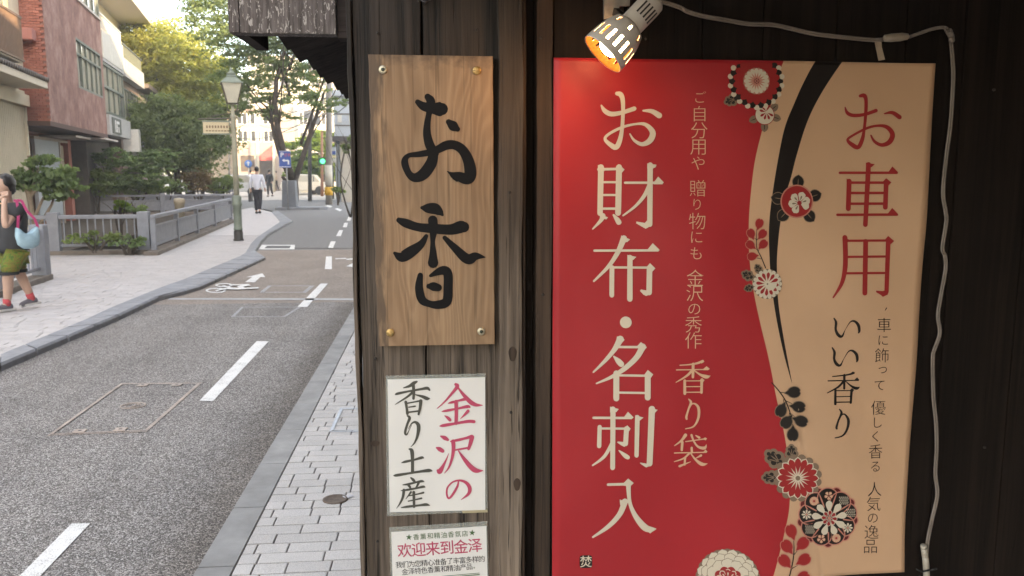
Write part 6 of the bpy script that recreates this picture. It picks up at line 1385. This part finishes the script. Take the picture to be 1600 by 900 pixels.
# --- woman
g = G(32, 483, .045); wo = Vector((g.x-.02, g.y, .045)); wf = Vector((-.60, -.80, 0)).normalized()
wom = empty('person', wo, 'woman in dark T-shirt and green patterned shorts walking with a hand at her face', 'person')
E = lambda *c: [(c[i], c[i+1]) for i in range(len(c)-1)]
body = {'pel': (0, 0, .74, .10, .11), 'sp': (.01, 0, .92, .10, .10), 'ch': (.01, 0, 1.08, .09, .10), 'nk': (.02, 0, 1.225, .05), 'hd0': (.035, 0, 1.29, .06), 'hd1': (.05, 0, 1.385, .085, .08), 'hd2': (.045, 0, 1.46, .07),
  'shL': (.0, .15, 1.155, .05), 'elL': (.19, .23, .95, .042), 'wrL': (.17, .21, 1.18, .03), 'haL': (.14, .17, 1.27, .032),
  'shR': (.0, -.15, 1.155, .05), 'elR': (-.06, -.21, .92, .042), 'wrR': (.05, -.22, .72, .03), 'haR': (.08, -.21, .64, .032),
  'hpL': (0, .085, .66, .08), 'knL': (.12, .06, .40, .062), 'cfL': (.12, .05, .27, .058), 'anL': (.14, .04, .08, .036), 'toL': (.22, .04, .035, .03),
  'hpR': (-.01, -.085, .66, .08), 'knR': (-.07, -.05, .41, .062), 'cfR': (-.11, -.03, .27, .056), 'anR': (-.16, .0, .10, .036), 'toR': (-.10, .0, .05, .03)}
ed = E('pel', 'sp', 'ch', 'nk', 'hd0', 'hd1', 'hd2') + E('ch', 'shL', 'elL', 'wrL', 'haL') + E('ch', 'shR', 'elR', 'wrR', 'haR') + E('pel', 'hpL', 'knL', 'cfL', 'anL', 'toL') + E('pel', 'hpR', 'knR', 'cfR', 'anR', 'toR')
skinned('body', SK, wom, wo, wf, body, ed)
# fingers of the raised hand
fb = {}; fe = []
for i in range(4): fb[f'a{i}'] = (.15-.012*i, .16+.012*i, 1.285+.004*i, .011); fb[f'b{i}'] = (.15-.014*i, .135+.012*i, 1.325+.002*i, .010); fb[f'c{i}'] = (.12-.012*i, .11+.012*i, 1.335, .008); fe += E(f'a{i}', f'b{i}', f'c{i}')
for i in range(3): fe.append((f'a{i}', f'a{i+1}'))
fb['t0'] = (.165, .15, 1.255, .012); fb['t1'] = (.155, .12, 1.29, .01); fe += [('a0', 't0'), ('t0', 't1')]
skinned('fingers', SK, wom, wo, wf, fb, fe, 1)
TS = plain('tshirt_charcoal', (.035, .035, .038), .85, .15, 12)
shirt = {'hem': (0, 0, .62, .17, .185), 'h2': (0, 0, .74, .17, .185), 'sp': (.02, 0, .86, .165, .175), 'ch': (.02, 0, 1.06, .15, .165), 'nk': (.015, 0, 1.20, .07), 'sL': (0, .17, 1.155, .078), 'cL': (.095, .205, 1.045, .066), 'sR': (0, -.17, 1.155, .078), 'cR': (-.03, -.205, 1.02, .066)}
skinned('tshirt', TS, wom, wo, wf, shirt, E('hem', 'h2', 'sp', 'ch', 'nk') + E('ch', 'sL', 'cL') + E('ch', 'sR', 'cR'))
m, t, b = newmat('green_print'); n = noise(t, coords(t), 16, 3, .6, 1.5); t.links.new(ramp(t, n, [(.36, (.05, .10, .015)), (.46, (.13, .20, .02)), (.55, (.20, .12, .025)), (.66, (.07, .14, .02))]), b.inputs['Base Color']); b.inputs['Roughness'].default_value = .85
shorts = {'w': (0, 0, .74, .15, .165), 'l1': (.02, .09, .64, .118), 'l2': (.09, .075, .50, .105), 'l3': (.12, .062, .405, .10), 'r1': (-.02, -.09, .64, .118), 'r2': (-.06, -.07, .50, .105), 'r3': (-.07, -.05, .41, .10)}
skinned('shorts', m, wom, wo, wf, shorts, E('w', 'l1', 'l2', 'l3') + E('w', 'r1', 'r2', 'r3'))
bk = plain('black_trim', (.015, .015, .015), .8, .1)
for a, b_, u, rr in ((.105, .068, .43, .100), (-.055, -.058, .435, .100)):
    mb = MB(); c = loc(wo, wf, a, b_, u); mb.lathe([(rr-.004, -.018), (rr, -.012), (rr, .012), (rr-.004, .018)], c, 20, caps=False); mb.build('shorts_band', bk, wom)
sock = plain('sock_red', (.55, .08, .09), .9, .2, 60); shoe = plain('shoe_grey', (.13, .12, .14), .8, .15, 30); sole = plain('sole_white', (.6, .58, .55), .7, .05)
for a, b_, u, pitch in ((.14, .04, 0, 0), (-.16, .0, .025, .25)):
    c = loc(wo, wf, a, b_, u)
    mb = MB(); mb.tube([c+Vector((0, 0, .06)), c+Vector((0, 0, .14))+wf*(-.0 if pitch == 0 else .03)], [.040, .042], 14); mb.build('sock', sock, wom)
    sh = {'h': (a-.06, b_, u+.05+pitch*.02, .042), 'm': (a+.03, b_, u+.048-pitch*.01, .042), 't': (a+.15, b_+.005, u+.036-pitch*.10, .034)}
    so2 = skinned('shoe', shoe, wom, wo, wf, sh, E('h', 'm', 't'))
    mb = MB(); q = [loc(wo, wf, a+x, b_+y_, u+.008-pitch*.25*x) for x, y_ in ((-.085, -.028), (0, -.036), (.09, -.038), (.145, -.018), (.145, .022), (.09, .04), (0, .034), (-.085, .028))]
    mb.add(q+[p+Vector((0, 0, .024)) for p in q], [tuple(range(7, -1, -1)), tuple(range(8, 16))] + [(i, (i+1) % 8, (i+1) % 8+8, i+8) for i in range(8)]); mb.build('sole', sole, so2)
# face looks to camera-left: direction
hf = Vector((-.42, -.91, 0)).normalized(); hc = loc(wo, wf, .055, 0, 1.39)
mb = MB(); ell(mb, hc + hf*.004, .098, .078, .118, hf, 0, 14); ell(mb, hc+hf*.06+Vector((0, 0, -.055)), .04, .05, .05, hf); mb.build('face', SK, wom)
mb = MB(); ell(mb, hc - hf*.030 + Vector((0, 0, .030)), .105, .094, .115, hf, 0, 14); ell(mb, hc - hf*.075 + Vector((0, 0, -.03)), .05, .075, .07, hf); mb.v = [(x+.006*sin(x*190+z*60), y+.006*sin(z*230+x*90), z+.004*sin(x*260+y*140)) for x, y, z in mb.v]; hair = mb.build('hair', HAIR, wom)
mb = MB(); l2 = Vector((-hf.y, hf.x, 0))
for s_ in (-1, 1): ell(mb, hc+hf*.094+l2*s_*.033+Vector((0, 0, .012)), .006, .014, .006, hf, 0, 6); mb.bar(hc+hf*.094+l2*s_*.018+Vector((0, 0, .034)), hc+hf*.088+l2*s_*.05+Vector((0, 0, .036)), .006, .005)
mb.build('eyes_and_brows', HAIR, wom)
mb = MB(); ell(mb, hc+hf*.103+Vector((0, 0, -.014)), .014, .013, .022, hf, 0, 8); mb.build('nose', SK, wom); mb = MB(); ell(mb, hc+hf*.096+Vector((0, 0, -.052)), .008, .022, .007, hf, 0, 8); mb.build('mouth', plain('lips', (.42, .14, .12), .5, .05), wom)
mb = MB(); mb.tube([loc(wo, wf, .10, -.05, 1.215), loc(wo, wf, .125, 0, 1.19), loc(wo, wf, .10, .05, 1.215)], .006, 6); ell(mb, loc(wo, wf, .13, .0, 1.185), .012, .02, .016, wf, 0, 8); mb.build('necklace', plain('gold', (.8, .5, .25), .3, .1, metal=.7), wom)
# handbag
bagc = loc(wo, wf, -.02, .27, .86); bg_ = empty('shoulder_bag', bagc, 'pale blue shoulder bag with pink straps hanging at the woman’s side', 'bag')
bo_ = [(.115, .095), (.085, .06), (.045, .03), (.0, .02), (-.04, .035), (-.08, .07), (-.11, .095), (-.125, .03), (-.125, -.06), (-.10, -.125), (-.03, -.15), (.05, -.145), (.105, -.10), (.125, .0)]
import bmesh
bm = bmesh.new(); lb_ = Vector((-wf.y, wf.x, 0)); rings = []
for dpt, sc in ((-.045, .78), (-.03, .96), (0, 1.0), (.03, .96), (.045, .78)):
    rings.append([bm.verts.new(Vector((0, 0, -.01)) + wf*x*sc + lb_*dpt + Vector((0, 0, z*sc))) for x, z in bo_])
for r0, r1 in zip(rings, rings[1:]):
    for k in range(len(bo_)): bm.faces.new((r0[k], r0[(k+1) % len(bo_)], r1[(k+1) % len(bo_)], r1[k]))
bm.faces.new(rings[0][::-1]); bm.faces.new(rings[-1]); bmesh.ops.recalc_face_normals(bm, faces=bm.faces[:]); bmesh.ops.triangulate(bm, faces=[f for f in bm.faces if len(f.verts) > 4])
me = bpy.data.meshes.new('bag_body'); bm.to_mesh(me); bm.free(); me.materials.append(plain('bag_blue', (.34, .50, .58), .7, .08, 20)); me.polygons.foreach_set('use_smooth', [True]*len(me.polygons)); link('bag_body', me, bg_)
pk = plain('strap_pink', (.55, .06, .20), .7, .1)
for a in (.08, -.10):
    mb = MB(); P = [loc(bagc, wf, a*1.25, .0, .07), loc(bagc, wf, a, -.01, .17), loc(wo, wf, a*.5-.005, .235, 1.12), loc(wo, wf, a*.3, .19, 1.235), loc(wo, wf, a*.2, .12, 1.235)]
    for p, q in zip(P, P[1:]): mb.bar(p, q, .028, .006, 0, (wf.y, -wf.x, .01))
    mb.build('strap', pk, bg_)
# --- walking men and distant people
def person(px, py, label, top, legs, shirt_c, pants_c, H=1.7, face=(0, 1), group=None, bag=False, hair=HAIR, ph=1, sub=1, Y=None, jacket=False):
    g = G(px, py, .0); o = Vector((g.x, g.y, .04 if g.y < 37 else -.01)); f = Vector((face[0], face[1], 0)).normalized(); k = H/1.7
    r = empty('person', o, label, 'person', group)
    P = {'pel': (0, 0, .93, .08, .09), 'sp': (0, 0, 1.1, .07, .08), 'ch': (0, 0, 1.3, .07, .08), 'nk': (.01, 0, 1.46, .05), 'h0': (.02, 0, 1.54, .07), 'h1': (.03, 0, 1.63, .075),
         'sL': (0, .18, 1.38, .055), 'eL': (-.06*ph, .235, 1.12, .042), 'wL': (.02*ph, .25, .88, .032), 'fL': (.03*ph, .25, .78, .03), 'sR': (0, -.18, 1.38, .055), 'eR': (.0, -.235, 1.12, .042), 'wR': (.10*ph, -.25, .9, .032), 'fR': (.13*ph, -.25, .8, .03),
         'hL': (0, .09, .85, .09), 'kL': (.08*ph, .09, .48, .06), 'aL': (.06*ph, .09, .09, .04), 'tL': (.17*ph, .09, .04, .035), 'hR': (0, -.09, .85, .09), 'kR': (-.02*ph, -.09, .48, .06), 'aR': (-.2*ph, -.09, .13, .04), 'tR': (-.12*ph, -.09, .05, .035)}
    skinned('body', SK, r, o, f, P, E('pel', 'sp', 'ch', 'nk', 'h0', 'h1')+E('ch', 'sL', 'eL', 'wL', 'fL')+E('ch', 'sR', 'eR', 'wR', 'fR')+E('pel', 'hL', 'kL', 'aL', 'tL')+E('pel', 'hR', 'kR', 'aR', 'tR'), sub, scale=k)
    hz = .93 if not jacket else .8
    S = {'hem': (0, 0, hz-.1, .135, .15), 'h2': (0, 0, hz+.12, .13, .15), 'ch': (0, 0, 1.28, .135, .165), 'nk': (.0, 0, 1.44, .065), 'sL': (0, .185, 1.37, .075), 'eL': (-.06*ph, .24, 1.11, .06), 'wL': (.01*ph, .25, .92, .05), 'sR': (0, -.185, 1.37, .075), 'eR': (.0, -.24, 1.11, .06), 'wR': (.08*ph, -.25, .94, .05)}
    skinned('shirt', shirt_c, r, o, f, S, E('hem', 'h2', 'ch', 'nk')+E('ch', 'sL', 'eL', 'wL')+E('ch', 'sR', 'eR', 'wR'), sub, scale=k)
    T = {'w': (0, 0, 1.0, .12, .14), 'hL': (.02*ph, .085, .80, .10), 'kL': (.08*ph, .09, .48, .078), 'aL': (.06*ph, .09, .10, .062), 'hR': (0, -.085, .80, .10), 'kR': (-.03*ph, -.09, .48, .078), 'aR': (-.19*ph, -.09, .14, .062)}
    skinned('trousers', pants_c, r, o, f, T, E('w', 'hL', 'kL', 'aL')+E('w', 'hR', 'kR', 'aR'), sub, scale=k)
    mb = MB(); ell(mb, loc(o, f, -.005*k, 0, 1.63*k), .10*k, .085*k, .10*k, f, 0, 8); mb.build('hair', hair, r)
    for a, b_, u in ((.11*ph, .09, .04), (-.15*ph, -.09, .06)): mb = MB(); ell(mb, loc(o, f, a*k, b_*k, u*k), .14*k, .05*k, .045*k, f, 0, 8); mb.build('shoe', bk, r)
    if bag:
        p = loc(o, f, .03, .27, .60); bb_ = empty('briefcase', p, 'dark briefcase carried by the man in the white shirt', 'bag'); mb = MB(); mb.bar(p-f*.2, p+f*.2, .08, .3); mb.build('case', plain('case_dark', (.05, .05, .055), .6, .1), bb_, None, .01); mb = MB(); mb.tube([p-f*.07+Vector((0, 0, .15)), p-f*.05+Vector((0, 0, .2)), p+f*.05+Vector((0, 0, .2)), p+f*.07+Vector((0, 0, .15))], .01, 6); mb.build('handle', bk, bb_)
    return r
cw = plain('shirt_white', (.66, .68, .76), .8, .05, 10); cb = plain('suit_black', (.018, .018, .024), .8, .1); cn = plain('trousers_black', (.022, .022, .028), .8, .1)
c1 = plain('top_beige', (.5, .4, .3), .8, .1); c2_ = plain('top_pink', (.55, .3, .28), .8, .1); c3 = plain('top_light', (.6, .58, .52), .8, .1)
person(404, 335.5, 'man in white shirt and black trousers walking away with a briefcase', 0, 0, cw, cn, 1.72, (.05, 1), bag=True, sub=2)
person(422, 307, 'person in dark suit on the far right of the pair beyond the white shirted man', 0, 0, cb, cn, 1.72, (.3, 1), ph=-1, jacket=True)
person(392.5, 304, 'dark suited person half hidden at the left of the white shirted man', 0, 0, cb, cn, 1.7, (0, 1), jacket=True)
person(432, 298, 'distant pedestrian in beige left of the stone planter', 0, 0, c1, cn, 1.65, (-1, .2)); person(438, 296, 'distant pedestrian in pale pink nearest the stone planter', 0, 0, c2_, c3, 1.6, (1, -.2), ph=-1)
person(467, 296, 'distant pedestrian in light clothes just right of the planter', 0, 0, c3, cn, 1.65, (-1, 0)); person(506, 303, 'dark clothed person standing under the green traffic light', 0, 0, cb, cn, 1.7, (0, -1))

# ================================================================ light haze over the street
mb = MB(); mb.box((-70, -45, -2.7), (70, 175, 40)); hz_ = mb.build('haze', [], None); m = bpy.data.materials.new('haze_air'); m.use_nodes = True; m.node_tree.nodes.remove(m.node_tree.nodes['Principled BSDF'])
pv = m.node_tree.nodes.new('ShaderNodeVolumePrincipled'); pv.inputs['Density'].default_value = .0022; pv.inputs['Color'].default_value = (.96, .95, .92, 1); pv.inputs['Anisotropy'].default_value = .2
m.node_tree.links.new(pv.outputs[0], m.node_tree.nodes['Material Output'].inputs['Volume']); hz_.data.materials.append(m); hz_['kind'] = 'stuff'
